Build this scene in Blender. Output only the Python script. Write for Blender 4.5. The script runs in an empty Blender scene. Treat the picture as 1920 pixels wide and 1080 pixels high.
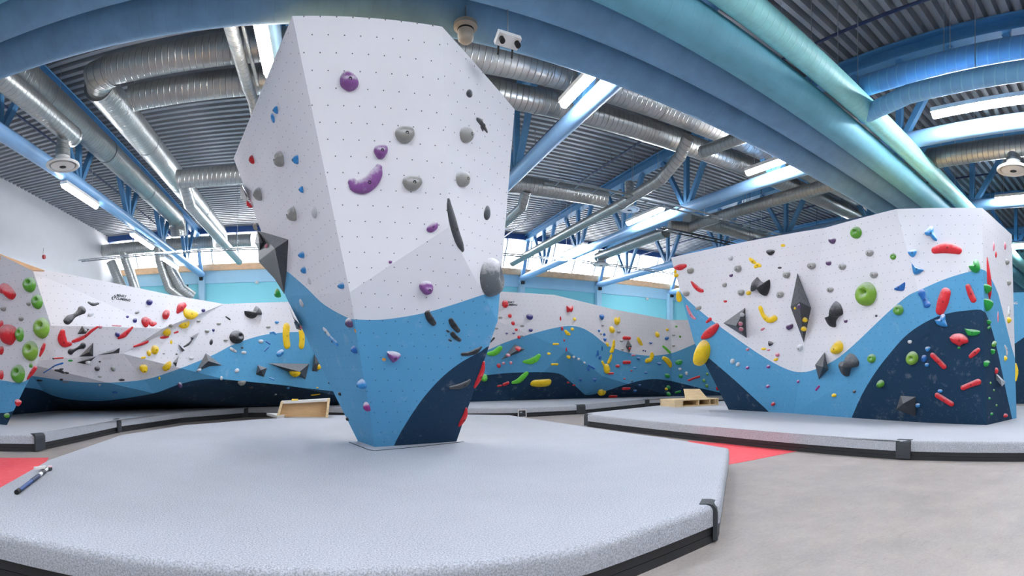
import bpy, bmesh, math, random
from mathutils import Vector, Matrix
import numpy as np
# ------------------------------------------------------------------ camera, sky, exposure
C = bpy.context.scene
COL = C.collection
# survey of the photograph: a cylindrical panorama, FP pixels per radian, horizon at row YH, building axis at column XD
H, FP, XD, YH, T = 1.6, 983.0, 614.0, 698.0, 0.36
cam_d = bpy.data.cameras.new('camera')
cam = bpy.data.objects.new('camera', cam_d); COL.objects.link(cam)
cam.location = (0, 0, H); cam.rotation_euler = (math.pi/2, 0, 0)
cam_d.type = 'PANO'; cam_d.panorama_type = 'CENTRAL_CYLINDRICAL'
cam_d.central_cylindrical_radius = 1.0
cam_d.central_cylindrical_range_u_min = -XD/FP; cam_d.central_cylindrical_range_u_max = (1920-XD)/FP
cam_d.central_cylindrical_range_v_min = (YH-1080)/FP; cam_d.central_cylindrical_range_v_max = YH/FP
cam_d.clip_end = 300
C.camera = cam
C.view_settings.view_transform = 'Standard'; C.view_settings.look = 'None'
C.view_settings.gamma = 1.0; C.view_settings.use_curve_mapping = False
C.view_settings.exposure = 1.25
w = bpy.data.worlds.new('overcast_sky'); C.world = w; w.use_nodes = True
bg = w.node_tree.nodes['Background']
bg.inputs[0].default_value = (0.95, 0.97, 1.0, 1); bg.inputs[1].default_value = 7.0
C.cycles.use_denoising = True

# ------------------------------------------------------------------ helpers
def ray(x, y):
    a = (x-XD)/FP
    return Vector((math.sin(a), math.cos(a), (YH-y)/FP))
O = Vector((0, 0, H))
def at_r(x, y, r): return O + ray(x, y)*r
def at_z(x, y, z): d = ray(x, y); return O + d*((z-H)/d.z)
def at_Y(x, y, Y): d = ray(x, y); return O + d*(Y/d.y)
def plane(a, b, c):
    n = (b-a).cross(c-a).normalized(); return n, n.dot(a)
def at_p(x, y, p):
    d = ray(x, y); return O + d*((p[1]-p[0].dot(O))/p[0].dot(d))
def pix(p):
    q = p-O; r = math.hypot(q.x, q.y)
    return Vector((XD+FP*math.atan2(q.x, q.y), YH-FP*q.z/r))
def cr(pts, n=6):
    """smooth curve through points"""
    P = [Vector(p) for p in pts]; out = []
    for i in range(len(P)-1):
        a, b, c, d = P[max(i-1, 0)], P[i], P[i+1], P[min(i+2, len(P)-1)]
        for k in range(n):
            t = k/n
            out.append(0.5*((2*b)+(c-a)*t+(2*a-5*b+4*c-d)*t*t+(3*b-a-3*c+d)*t**3))
    out.append(P[-1]); return out

# ------------------------------------------------------------------ materials
MATS = {}
def srgb(c):
    c = c.lstrip('#'); v = [int(c[i:i+2], 16)/255 for i in (0, 2, 4)]
    return tuple(x/12.92 if x <= .04045 else ((x+.055)/1.055)**2.4 for x in v)+(1,)
class NT:
    def __init__(s, name):
        s.m = bpy.data.materials.new(name); s.m.use_nodes = True; s.t = s.m.node_tree
        s.b = s.t.nodes['Principled BSDF']; MATS[name] = s.m
    def n(s, typ, **k):
        x = s.t.nodes.new('ShaderNode'+typ)
        for a, v in k.items(): setattr(x, a, v)
        return x
    def l(s, a, b): s.t.links.new(a, b)
    def math(s, op, a, b=None, clamp=False):
        x = s.n('Math', operation=op); x.use_clamp = clamp
        for i, v in enumerate((a, b)):
            if v is None: continue
            if isinstance(v, (int, float)): x.inputs[i].default_value = v
            else: s.l(v, x.inputs[i])
        return x.outputs[0]
    def mix(s, f, a, b):
        x = s.n('Mix', data_type='RGBA')
        for i, v in ((0, f), (6, a), (7, b)):
            if isinstance(v, (int, float)): x.inputs[i].default_value = v
            elif isinstance(v, tuple): x.inputs[i].default_value = v
            else: s.l(v, x.inputs[i])
        return x.outputs[2]
    def noise(s, sc, co=None, detail=4, rough=.6):
        x = s.n('TexNoise'); x.inputs['Scale'].default_value = sc; x.inputs['Detail'].default_value = detail; x.inputs['Roughness'].default_value = rough
        if co is not None: s.l(co, x.inputs['Vector'])
        return x.outputs['Fac']
    def ramp(s, f, lo, hi):
        x = s.n('MapRange'); x.inputs[1].default_value = lo; x.inputs[2].default_value = hi; s.l(f, x.inputs[0]); return x.outputs[0]
    def co(s, k='Object'): return s.n('TexCoord').outputs[k]
    def set(s, color=None, rough=None, metal=None, spec=None):
        if color is not None:
            if isinstance(color, tuple): s.b.inputs['Base Color'].default_value = color
            else: s.l(color, s.b.inputs['Base Color'])
        if rough is not None:
            if isinstance(rough, (int, float)): s.b.inputs['Roughness'].default_value = rough
            else: s.l(rough, s.b.inputs['Roughness'])
        if metal is not None: s.b.inputs['Metallic'].default_value = metal
        if spec is not None: s.b.inputs['Specular IOR Level'].default_value = spec
    def bump(s, h, st=.3, dist=.01):
        x = s.n('Bump'); x.inputs['Strength'].default_value = st; x.inputs['Distance'].default_value = dist
        s.l(h, x.inputs['Height']); s.l(x.outputs[0], s.b.inputs['Normal'])
def simple(name, col, rough=.5, metal=0, var=.06, sc=6):
    k = NT(name); c = srgb(col) if isinstance(col, str) else col
    n = k.noise(sc, k.co()); d = tuple(x*(1-var*2) for x in c[:3])+(1,)
    k.set(k.mix(k.ramp(n, .3, .7), d, c), rough, metal); return k.m
def emit(name, col, st):
    k = NT(name); k.b.inputs['Emission Color'].default_value = srgb(col); k.b.inputs['Emission Strength'].default_value = st
    k.set(srgb(col), .5); return k.m
GRID = .2
def wall_paint(name, col, dot, chalk, rough=.75):
    """painted plywood: staggered T-nut holes (uv in metres), chalk scuffs"""
    k = NT(name); uv = k.co('UV'); sp = k.n('SeparateXYZ'); k.l(uv, sp.inputs[0])
    V = k.math('DIVIDE', sp.outputs[1], GRID); row = k.math('FLOOR', V)
    off = k.math('MULTIPLY', k.math('FLOORED_MODULO', row, 2.0), .5)
    U = k.math('ADD', k.math('DIVIDE', sp.outputs[0], GRID), off)
    fx = k.math('SUBTRACT', k.math('FRACT', U), .5); fy = k.math('SUBTRACT', k.math('FRACT', V), .5)
    d = k.math('SQRT', k.math('ADD', k.math('MULTIPLY', fx, fx), k.math('MULTIPLY', fy, fy)))
    hole = k.math('LESS_THAN', d, .042)
    c = srgb(col); ob = k.co('Object')
    big = k.ramp(k.noise(.9, ob, 5), .35, .7)
    base = k.mix(k.math('MULTIPLY', big, .35), c, tuple(min(1, x*.86+.01) for x in c[:3])+(1,))
    sp1 = k.math('MULTIPLY', k.ramp(k.noise(22, ob, 6, .75), .60, .74), k.ramp(k.noise(1.3, ob, 3), .45, .65))
    sp2 = k.math('MULTIPLY', k.ramp(k.noise(3.2, ob, 6, .7), .58, .8), .5)
    ch = k.math('MULTIPLY', k.math('ADD', sp1, sp2, True), chalk)
    base = k.mix(ch, base, (.72, .76, .80, 1))
    base = k.mix(k.math('MULTIPLY', hole, .85), base, srgb(dot))
    k.set(base, rough); k.b.inputs['Specular IOR Level'].default_value = .25
    k.bump(k.math('SUBTRACT', k.math('MULTIPLY', k.noise(60, ob), .1), k.math('MULTIPLY', hole, .5)), .25, .01)
    return k.m
wall_paint('paint_white', '#e6e6ec', '#2c3036', .15)
wall_paint('paint_blue', '#5ca4cf', '#1d3c52', .5)
wall_paint('paint_navy', '#193853', '#0b1626', .42)
def hold_mat(name, col, chalk=.6, rough=.55):
    k = NT('hold_'+name); c = srgb(col); ob = k.co('Object')
    g = k.n('NewGeometry'); sp = k.n('SeparateXYZ'); k.l(g.outputs['Normal'], sp.inputs[0])
    up = k.ramp(sp.outputs[2], -.12, .7); nz = k.ramp(k.noise(14, ob, 5, .7), .35, .65)
    f = k.math('MULTIPLY', k.math('SUBTRACT', k.math('ADD', k.math('MULTIPLY', up, 1.0), k.math('MULTIPLY', nz, .4)), .28, True), chalk)
    base = k.mix(k.ramp(k.noise(9, ob), .3, .7), tuple(x*.85 for x in c[:3])+(1,), c)
    k.set(k.mix(f, base, (.80, .80, .83, 1)), rough)
    k.bump(k.noise(90, ob, 3), .2, .004)
HC = dict(grey='#979792', black='#22262b', red='#d8202c', yellow='#f9cf12', blue='#1668b8', sky='#2f8fd4', green='#5ba02a', lime='#7fae33',
          leaf='#18a13c', neon='#66cf3a', purple='#875095', smoke='#5f6469', indigo='#2c2b7c', magenta='#9a2f86', white='#cfd2d6', pink='#dd7f92', orange='#e0962e', charcoal='#404348', plum='#5b3f6c')
for k_, v_ in HC.items(): hold_mat(k_, v_, {'black': .35, 'red': .35, 'yellow': .3, 'charcoal': .28, 'indigo': .4, 'green': .45, 'lime': .45, 'leaf': .35, 'neon': .3, 'purple': .9, 'smoke': .95, 'plum': .9, 'blue': .4}.get(k_, .7))
def carpet(name, col):
    k = NT(name); ob = k.co(); c = srgb(col)
    n = k.ramp(k.noise(75, ob, 3, .8), .38, .62); b = k.ramp(k.noise(.8, ob, 5, .65), .3, .75)
    base = k.mix(n, tuple(x*.60 for x in c[:3])+(1,), tuple(min(1, x*1.35) for x in c[:3])+(1,))
    base = k.mix(k.math('MULTIPLY', b, .35), base, tuple(min(1, x*1.25) for x in c[:3])+(1,))
    k.set(base, .95); k.b.inputs['Specular IOR Level'].default_value = .1; k.bump(k.noise(120, ob, 3), .5, .01)
carpet('carpet', '#b0b4bc')
simple('black_vinyl', '#27292d', .45, 0, .12, 4)
simple('strap_fabric', '#3a3f45', .7)
def concrete():
    k = NT('concrete'); ob = k.co()
    mp = k.n('Mapping'); mp.inputs['Scale'].default_value = (1, 5, 1); mp.inputs['Rotation'].default_value = (0, 0, .5); k.l(ob, mp.inputs[0])
    a = k.ramp(k.noise(1.6, ob, 8, .7), .3, .7); s = k.ramp(k.noise(3.0, mp.outputs[0], 8, .8), .55, .72); f = k.noise(30, ob, 6, .8)
    c = k.mix(a, srgb('#837d79'), srgb('#a39b96')); c = k.mix(k.math('MULTIPLY', s, .5), c, srgb('#5f5a57'))
    c = k.mix(k.math('MULTIPLY', k.ramp(f, .4, .7), .25), c, srgb('#c2bab3'))
    k.set(c, k.math('ADD', k.math('MULTIPLY', a, .2), .5)); k.bump(f, .15, .005)
concrete()
def red_floor():
    k = NT('red_floor_paint'); ob = k.co(); mp = k.n('Mapping'); mp.inputs['Scale'].default_value = (1, 6, 1); k.l(ob, mp.inputs[0])
    f = k.ramp(k.noise(5, mp.outputs[0], 7, .75), .5, .75)
    k.set(k.mix(k.math('MULTIPLY', f, .55), srgb('#e0434d'), srgb('#eda5a5')), .55)
red_floor()
def duct_mat(name, col, metal, rough, pitch=.12, seam=.5, bmp=.6):
    k = NT(name); uv = k.co('UV'); sp = k.n('SeparateXYZ'); k.l(uv, sp.inputs[0]); c = srgb(col)
    u = k.math('ADD', k.math('DIVIDE', sp.outputs[0], pitch), sp.outputs[1])
    fr = k.math('FRACT', u); tri = k.math('ABSOLUTE', k.math('SUBTRACT', fr, .5))
    line = k.ramp(tri, .40, .5)
    n = k.ramp(k.noise(3, k.co(), 4), .3, .7)
    base = k.mix(n, tuple(x*.82 for x in c[:3])+(1,), c)
    base = k.mix(k.math('MULTIPLY', line, abs(seam)), base, tuple((x*.35 if seam > 0 else min(1, x*2)) for x in c[:3])+(1,))
    k.set(base, rough, metal); k.bump(line, bmp, .012)
duct_mat('galvanised', '#aeb1b0', .75, .36, .14, .6)
duct_mat('paint_duct_blue', '#719fc4', 0, .6, .18, .05, .12)  # one duct paint; the teal and mint copies carry differing light in their colour
duct_mat('paint_duct_lit_teal', '#6cb0c6', 0, .6, .18, .05, .12)
duct_mat('paint_duct_lit_mint', '#9ee8ea', 0, .5, .14, .10, .25)
duct_mat('paint_duct_bright', '#74b8f6', 0, .4, .2, -.3, .3)
duct_mat('paint_duct_sky', '#84c2f0', 0, .4, .2, -.3, .3)
simple('steel_blue_paint', '#86b2de', .35, 0, .04)
simple('steel_blue_dark', '#4d86b4', .45, 0, .05)
simple('deck_metal', '#8d929a', .45, .2, .05, 3)
simple('plaster_grey', '#6f7278', .85, 0, .02, 2)
simple('plaster_white', '#b9babe', .85, 0, .02, 2)
simple('cyan_wall', '#8edbe6', .8, 0, .02, 1)
simple('pale_blue_band', '#a9d3ea', .7, 0, .03, 2)
simple('timber', '#f0c49a', .6, 0, .12, 3)
simple('mullion_paint', '#b9c4cf', .5)
simple('navy_steel', '#274a86', .5)
simple('dark_pipe', '#1c2e58', .45)
simple('dark_steel', '#33383f', .5)
simple('zinc', '#aeb4ba', .35, .8, .08)
simple('white_plastic', '#e3e2e0', .5, 0, .03)
simple('soft_dark', '#121417', .7)
simple('taupe', '#a39a8d', .6)
simple('lettering', '#1f2836', .6)
simple('red_plastic', '#a01820', .5)
def ply(name, col):
    k = NT(name); ob = k.co(); mp = k.n('Mapping'); mp.inputs['Scale'].default_value = (1, 1, 7); k.l(ob, mp.inputs[0]); c = srgb(col)
    k.set(k.mix(k.ramp(k.noise(3, mp.outputs[0], 6, .7), .35, .7), tuple(x*.78 for x in c[:3])+(1,), c), .6)
ply('plywood', '#e3bd8c'); ply('plywood_pale', '#ecd3a8')
emit('lamp_glow', '#f7f8fc', 75)
k_ = NT('window_glass'); tr = k_.n('BsdfTransparent'); gl = k_.n('BsdfGlossy'); gl.inputs['Roughness'].default_value = .05
mx = k_.n('MixShader'); mx.inputs[0].default_value = .06; k_.l(tr.outputs[0], mx.inputs[1]); k_.l(gl.outputs[0], mx.inputs[2])
k_.l(mx.outputs[0], k_.t.nodes['Material Output'].inputs[0])
def M(n): return MATS[n]

# ------------------------------------------------------------------ object builders
def mesh_data(name, V, Fc, mats, smooth=False, idx=None, uvs=None, auto=None):
    me = bpy.data.meshes.new(name)
    me.from_pydata([tuple(v) for v in V], [], [tuple(f) for f in Fc])
    for m in (mats if isinstance(mats, (list, tuple)) else [mats]): me.materials.append(M(m))
    if idx is not None: me.polygons.foreach_set('material_index', idx)
    if uvs is not None:
        ul = me.uv_layers.new(name='UVMap'); ul.data.foreach_set('uv', [c for u in uvs for c in u])
    if smooth:
        me.polygons.foreach_set('use_smooth', [True]*len(me.polygons))
        if auto: me.set_sharp_from_angle(angle=auto)
    me.update(); return me
def tag(o, label=None, cat=None, group=None, kind=None):
    for a, v in (('label', label), ('category', cat), ('group', group), ('kind', kind)):
        if v: o[a] = v
    return o
def thing(name, loc, label, cat, group=None, kind=None):
    o = bpy.data.objects.new(name, None); o.empty_display_size = .2; COL.objects.link(o); o.location = loc
    return tag(o, label, cat, group, kind)
def put(name, V, Fc, mats, parent=None, org=None, smooth=False, **k):
    """link a mesh given in world coordinates; its origin is the parent's, or org, or the middle of its foot"""
    V = [Vector(v) for v in V]
    if parent is not None:
        org = Vector(parent['_org']) if '_org' in parent else parent.location.copy()
    elif org is None:
        lo = Vector([min(v[i] for v in V) for i in range(3)]); hi = Vector([max(v[i] for v in V) for i in range(3)])
        org = Vector(((lo.x+hi.x)/2, (lo.y+hi.y)/2, lo.z))
    org = Vector(org)
    me = mesh_data(name, [v-org for v in V], Fc, mats, smooth, **k)
    o = bpy.data.objects.new(name, me); COL.objects.link(o)
    if parent is not None: o.parent = parent
    else: o.location = org
    return o
def sub(name, V, Fc, mats, part, root, **k):
    """a sub-part: child of a part whose own origin equals the root's"""
    org = root.location
    me = mesh_data(name, [Vector(v)-org for v in V], Fc, mats, **k)
    o = bpy.data.objects.new(name, me); COL.objects.link(o); o.parent = part; return o
def box(c, s, R=None):
    c = Vector(c); V = []
    for x in (-.5, .5):
        for y in (-.5, .5):
            for z in (-.5, .5):
                v = Vector((x*s[0], y*s[1], z*s[2])); V.append(c+(R @ v if R else v))
    return V, [(0, 1, 3, 2), (4, 6, 7, 5), (0, 4, 5, 1), (2, 3, 7, 6), (0, 2, 6, 4), (1, 5, 7, 3)]
def join(*parts):
    V, Fc = [], []
    for v, f in parts:
        n = len(V); V += list(v); Fc += [tuple(i+n for i in q) for q in f]
    return V, Fc
def beam(a, b, w, h):
    a, b = Vector(a), Vector(b); d = (b-a); z = d.normalized()
    s = z.cross(Vector((0, 0, 1)))
    s = s.normalized() if s.length > 1e-4 else Vector((1, 0, 0)); u = s.cross(z)
    V = [p+s*x*w/2+u*y*h/2 for p in (a, b) for x, y in ((-1, -1), (1, -1), (1, 1), (-1, 1))]
    return V, [(0, 3, 2, 1), (4, 5, 6, 7), (0, 1, 5, 4), (1, 2, 6, 5), (2, 3, 7, 6), (3, 0, 4, 7)]
def tube(path, rad, n=20, cap=True):
    """round tube along a path with mitred joints; uv = metres along, turns around"""
    P = [Vector(p) for p in path]; R = rad if isinstance(rad, (list, tuple)) else [rad]*len(P)
    V, Fc, UV = [], [], []; up = None; L = 0; prev = None
    for i, p in enumerate(P):
        t0 = (P[i]-P[i-1]).normalized() if i else (P[1]-P[0]).normalized()
        t1 = (P[i+1]-P[i]).normalized() if i < len(P)-1 else t0
        t = (t0+t1).normalized(); k = 1/max(.35, t.dot(t0))
        if up is None:
            a = Vector((0, 0, 1)) if abs(t.z) < .9 else Vector((1, 0, 0)); up = (a-t*a.dot(t)).normalized()
        else: up = (up-t*up.dot(t)).normalized()
        s = t.cross(up)
        bend = (t1-t0); bend = bend.normalized() if bend.length > 1e-4 else None
        for j in range(n):
            an = 2*math.pi*j/n; v = (up*math.cos(an)+s*math.sin(an))*R[i]
            if bend is not None: v = v+bend*(v.dot(bend))*(k-1)
            V.append(p+v)
        if i: L += (P[i]-P[i-1]).length
        if i:
            for j in range(n):
                a, b = (i-1)*n+j, (i-1)*n+(j+1) % n
                Fc.append((a, b, b+n, a+n)); UV += [(prev, j/n), (prev, (j+1)/n), (L, (j+1)/n), (L, j/n)]
        prev = L
    if cap:
        Fc.append(tuple(range(n-1, -1, -1))); UV += [(0, 0)]*n
        m = (len(P)-1)*n; Fc.append(tuple(range(m, m+n))); UV += [(0, 0)]*n
    return V, Fc, UV
def lathe(c, prof, n=24):
    """prof: (radius, z) list around a vertical axis at c"""
    c = Vector(c); V = [c+Vector((r*math.cos(2*math.pi*j/n), r*math.sin(2*math.pi*j/n), z)) for r, z in prof for j in range(n)]
    Fc = [(i*n+j, i*n+(j+1) % n, (i+1)*n+(j+1) % n, (i+1)*n+j) for i in range(len(prof)-1) for j in range(n)]
    Fc.append(tuple(range(n-1, -1, -1))); m = (len(prof)-1)*n; Fc.append(tuple(range(m, m+n))); return V, Fc
# ------------------------------------------------------------------ room shell
XL, XR, YB, YF, ZD = -12.6, 34.0, 29.5, -11.0, H+8.0
def st(o, kind='structure'): o['kind'] = kind; return o
st(put('floor', [(XL, YF, 0), (XR, YF, 0), (XR, YB, 0), (XL, YB, 0)], [(0, 1, 2, 3)], 'concrete'))
# trapezoid roof deck: ribs run across the hall
def deck():
    V, Fc = [], []; p = .30; y = YF; k = 0
    prof = []
    while y < YB:
        prof += [(y, ZD), (y+.13, ZD), (y+.16, ZD+.17), (y+.27, ZD+.17)]; y += p
    prof.append((YB, ZD))
    for a, z in prof: V += [(XL, a, z), (XR, a, z)]
    for i in range(len(prof)-1): Fc.append((2*i, 2*i+1, 2*i+3, 2*i+2))
    return V, Fc
v, f = deck(); st(put('ceiling', v, f, 'deck_metal'))
v, f = box(((XL-.1), (YB+YF)/2, ZD/2+.1), (.2, YB-YF, ZD+.2)); st(put('wall_left', v, f, 'plaster_white'))
v, f = box((XR+.1, (YB+YF)/2, ZD/2+.1), (.2, YB-YF, ZD+.2)); st(put('wall_right', v, f, 'cyan_wall'))
v, f = box(((XL+XR)/2, YF-.1, ZD/2), (XR-XL, .2, ZD)); st(put('wall_front', v, f, 'plaster_grey'))
ZS = 7.15; ZG0, ZG1, YG1 = 7.8, 9.25, 28.5     # sill, glass foot and head, glass leans inward
v, f = box(((XL+XR)/2, YB+.1, 3.36), (XR-XL, .2, 6.72)); st(put('wall_back', v, f, 'cyan_wall'))
v, f = box(((XL+XR)/2, YB+.02, 7.07), (XR-XL, .3, .72)); st(put('trim_1', v, f, 'pale_blue_band'))
v, f = box(((XL+XR)/2, YB-.02, 7.6), (XR-XL, .5, .36)); st(put('trim_2', v, f, 'timber'))
v, f = box(((XL+XR)/2, YG1-.05, ZG1+.2), (XR-XL, .3, .34)); st(put('trim_3', v, f, 'navy_steel'))
win = st(thing('window_1', ((XL+XR)/2, YB, ZG0), None, None))
pw = 1.52; n = int((XR-XL)/pw)
def slant(x0, x1, off):
    d = Vector((0, YG1-YB, ZG1-ZG0)).normalized(); nn = Vector((0, -d.z, d.y))
    return [Vector((x, y, z))+nn*off for x, y, z in ((x0, YB-.05, ZG0-.04), (x1, YB-.05, ZG0-.04), (x1, YG1, ZG1), (x0, YG1, ZG1))]
for i in range(n+1):
    x = XL+i*pw
    q = slant(x+.04, min(XR, x+pw-.04), 0)
    put('pane', q, [(0, 1, 2, 3)], 'window_glass', win)
    a = slant(x-.04, x+.04, -.05)+slant(x-.04, x+.04, .07)
    put('mullion', a, [(0, 1, 2, 3), (7, 6, 5, 4), (0, 4, 5, 1), (1, 5, 6, 2), (2, 6, 7, 3), (3, 7, 4, 0)], 'mullion_paint', win)
# red paint on the concrete
def patch(px, label):
    P = [at_z(x, y, .004) for x, y in px]
    V = P+[p-Vector((0, 0, .003)) for p in P]; n = len(P)
    o = put('floor_marking', V, [tuple(range(n))]+[(i, (i+1) % n, n+(i+1) % n, n+i) for i in range(n)], 'red_floor_paint')
    if o.data.polygons[0].normal.z < 0: o.data.flip_normals()
    tag(o, label, 'floor marking')
patch([(-60, 858), (92, 858), (60, 900), (-60, 975)], 'red painted patch of floor beside the metal-strapped far mat')
patch([(1290, 826), (1395, 834), (1498, 845), (1372, 870), (1300, 880)], 'red painted wedge of floor between the front mat and the wide boulder mat')

# ------------------------------------------------------------------ roof trusses, building axis = +Y
def lat_Y(x, y, h): return h*FP*math.cos((x-XD)/FP)/(YH-y)        # distance of a cross-hall line at height h above the eye
def dep_X(x, y, h): return h*FP*math.sin((x-XD)/FP)/(YH-y)        # side offset of a lengthwise line
TX = [dep_X(142, 342, 5.6), -.95, dep_X(1047, 250, 5.6), dep_X(1185, 432, 5.6), dep_X(1120, 535, 5.6), 22.4, 28.0]
TL = ['first blue roof truss beside the white side wall', 'blue roof truss passing behind the free-standing tower', 'blue roof truss just past the tower, its tube ending above the painted ducts',
      'blue roof truss carrying the row of bright tube lamps above the wide boulder', 'blue roof truss ending at the rear wall behind the wide boulder',
      'far blue roof truss past the wide boulder', 'furthest blue roof truss next to the far side wall']
for X, lb in zip(TX, TL):
    t = thing('roof_truss', (X, 12, H+5.6), lb, 'roof truss', 'roof trusses')
    v, f, u = tube([(X, YF+.1, H+5.6), (X, YB-.2, H+5.6)], .19, 16); put('bottom_chord', v, f, 'steel_blue_paint', t, smooth=True, uvs=u, auto=.6)
    v1 = beam((X, YF+.1, H+7.62), (X, YG1, H+7.62), .34, .05); v2 = beam((X, YF+.1, H+7.95), (X, YG1, H+7.95), .34, .05); v3 = beam((X, YF+.1, H+7.78), (X, YG1, H+7.78), .05, .3)
    v, f = join(v1, v2, v3); put('top_chord', v, f, 'steel_blue_dark', t)
    for y in [1.9+4*i for i in range(-3, 7)]:
        v, f = beam((X, y, H+5.7), (X, y, H+7.6), .15, .15); put('post', v, f, 'steel_blue_dark', t)
        for s in (-1, 1):
            v, f = beam((X, y+.1*s, H+5.68), (X, y+1.35*s, H+7.6), .15, .15); put('diagonal', v, f, 'steel_blue_dark', t)
    v, f = box((X, YB-.22, 3.65), (.34, .3, 7.1)); put('wall_column', v, f, 'pale_blue_band', t)
    v, f = beam((X, YB-.35, H+5.6), (X, YG1-.3, ZG1+.1), .2, .2); put('end_post', v, f, 'steel_blue_paint', t)
    v, f = box((X, YB-.45, H+5.36), (.18, .2, .22)); put('bearing_block', v, f, 'soft_dark', t)

# ------------------------------------------------------------------ ducts
def duct(label, runs, mat, hang=(), group='galvanised spiral ducts', cat='duct', n=20, name='spiral_duct'):
    """runs: list of (path, radius, part name)"""
    P0 = Vector(runs[0][0][0]); t = thing(name, P0, label, cat, group)
    for path, r, nm in runs:
        v, f, u = tube(path, r, n); put(nm, v, f, mat, t, smooth=True, uvs=u, auto=.7)
        a, b = Vector(path[0]), Vector(path[-1])
        if nm == 'duct_run' and 'paint' not in mat:
            m = max(2, int((b-a).length//3))
            for i in range(m+1):
                c = a.lerp(b, i/m); d = (b-a).normalized()
                v, f, u = tube([c-d*.05, c+d*.05], r*1.03, n); put('collar', v, f, mat, t, smooth=True, uvs=u, auto=.7)
    for p, r in hang:
        p = Vector(p); v, f, u = tube([p+Vector((0, 0, r)), (p.x, p.y, ZD)], .008, 6); put('hanger_rod', v, f, 'zinc', t, uvs=u)
    return t
G = 'galvanised'
# big painted bundle crossing over the viewer, slightly skewed to the building
SK = -.052
def bundle(d, h, r, mat, label, z0=-14, z1=32, grp='painted ducts crossing overhead'):
    e = Vector((math.cos(SK), -math.sin(SK), 0)); nrm = Vector((math.sin(SK), math.cos(SK), 0)); c = O+nrm*d+Vector((0, 0, h))
    z0 = (XL+.3-c.x)/e.x; z1 = (XR-.3-c.x)/e.x
    n = 18
    duct(label, [([c+e*(z0+(z1-z0)*i/n) for i in (0, n)], r, 'duct_run')], mat, [(c+e*q, r) for q in (-9, -3, 3, 9, 15, 21)], grp, n=32)
    return c, e
bundle(6.89, 4.95, .31, 'paint_duct_blue', 'thick blue painted duct crossing overhead nearest the tower top')
bundle(6.10, 4.95, .31, 'paint_duct_blue', 'thick blue painted duct in the middle of the three crossing overhead')
bundle(5.46, 4.95, .30, 'paint_duct_lit_teal', 'thick painted duct with teal light in its colour, next to the mint duct')
mc, me_ = bundle(5.0, 5.3, .23, 'paint_duct_lit_mint', 'painted duct with mint light in its colour and blue branches joining it')
# lengthwise and cross ducts between the trusses
def L(pt, h): x, y = pt; return dep_X(x, y, h)
Y1 = lat_Y(960, 118, 6.5); X2 = L((310, 310), 6.5)
duct('long silver duct turning a corner beside the tower head, nearest cross run', [
    ([(26, Y1, H+6.5), (X2+.45, Y1, H+6.5)], .29, 'duct_run'), ([(X2+.5, Y1, H+6.5), (X2+.14, Y1+.1, H+6.5), (X2, Y1+.5, H+6.5)], .32, 'elbow'),
    ([(X2, Y1+.45, H+6.5), (X2, 23.6, H+6.5)], .36, 'duct_run'), ([(X2, 23.5, H+6.5), (X2, 24.0, H+6.4), (X2, 24.2, H+5.95)], .36, 'elbow')], G,
    [((X2, y, H+6.5), .29) for y in (13, 19)]+[((x, Y1, H+6.5), .29) for x in (0, 5, 12)])
X3 = L((225, 307), 6.9)
duct('silver lengthwise duct above the first roof truss, ending in a downturn', [([(X3, 7.5, H+6.9), (X3, 22.4, H+6.9)], .36, 'duct_run'), ([(X3, 22.3, H+6.9), (X3, 22.8, H+6.75), (X3, 22.95, H+6.2)], .36, 'elbow')], G, [((X3, 12, H+6.9), .3), ((X3, 18, H+6.9), .3)])
X4 = L((100, 225), 5.9)
t = duct('short silver duct ending in a drop beside the first truss', [([(X4, 4, H+5.9), (X4, 11.6, H+5.9)], .24, 'duct_run'), ([(X4-.12, 11.3, H+5.85), (X4-.12, 11.3, H+5.45)], .15, 'drop')], G, [((X4, 10, H+5.9), .2)])
def diffuser(c, r, label, drop=0, par=None):
    t = thing('air_diffuser', c, label, 'air diffuser', 'round ceiling diffusers')
    v, f = lathe(c, [(r*.42, .20), (r*.45, .12), (r*.98, .0), (r, -.03), (r*.94, -.06), (r*.80, -.03), (r*.78, .02)], 28); put('cone', v, f, 'white_plastic', t, smooth=True, auto=.8)
    v, f = lathe(Vector(c)+Vector((0, 0, -.02)), [(r*.55, .0), (r*.72, -.015), (r*.70, -.03), (r*.2, -.045)], 28); put('inner_plate', v, f, 'white_plastic', t, smooth=True, auto=.8)
    v, f = lathe(Vector(c)+Vector((0, 0, -.06)), [(r*.2, .0), (r*.2, -.01)], 14); put('knob', v, f, 'soft_dark', t)
    if drop:
        v, f, u = tube([Vector(c)+Vector((0, 0, .18)), Vector(c)+Vector((0, 0, .28+drop))], r*.44, 16); put('neck', v, f, 'galvanised', t, smooth=True, uvs=u, auto=.7)
    return t
diffuser((X4-.12, 11.3, H+5.12), .42, 'round white diffuser hanging from a short silver duct by the first truss', .15)
Y5 = lat_Y(960, 180, 6.3)
duct('silver cross duct behind the nearest one, starting beside a lengthwise duct', [([(L((225, 172), 6.3)*0+(-4.35), Y5, H+6.3), (26, Y5, H+6.3)], .28, 'duct_run')], G, [((x, Y5, H+6.3), .28) for x in (-2, 6, 13)])
Y6 = lat_Y(1000, 350, 5.95)
duct('silver cross duct passing low behind the tower, open end past it', [([(-4.5, Y6, H+5.95), (Y6*math.tan((1132-XD)/FP), Y6, H+5.95)], .28, 'duct_run')], G, [((x, Y6, H+5.95), .28) for x in (-2, 6)])
Y9 = lat_Y(1422, 445, 5.95)
duct('silver cross duct above the wide boulder top edge', [([(Y9*math.tan((1290-XD)/FP), Y9, H+5.95), (30, Y9, H+5.95)], .27, 'duct_run')], G, [((16, Y9, H+5.95), .27)])
X7 = L((1035, 452), 5.2)
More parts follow.
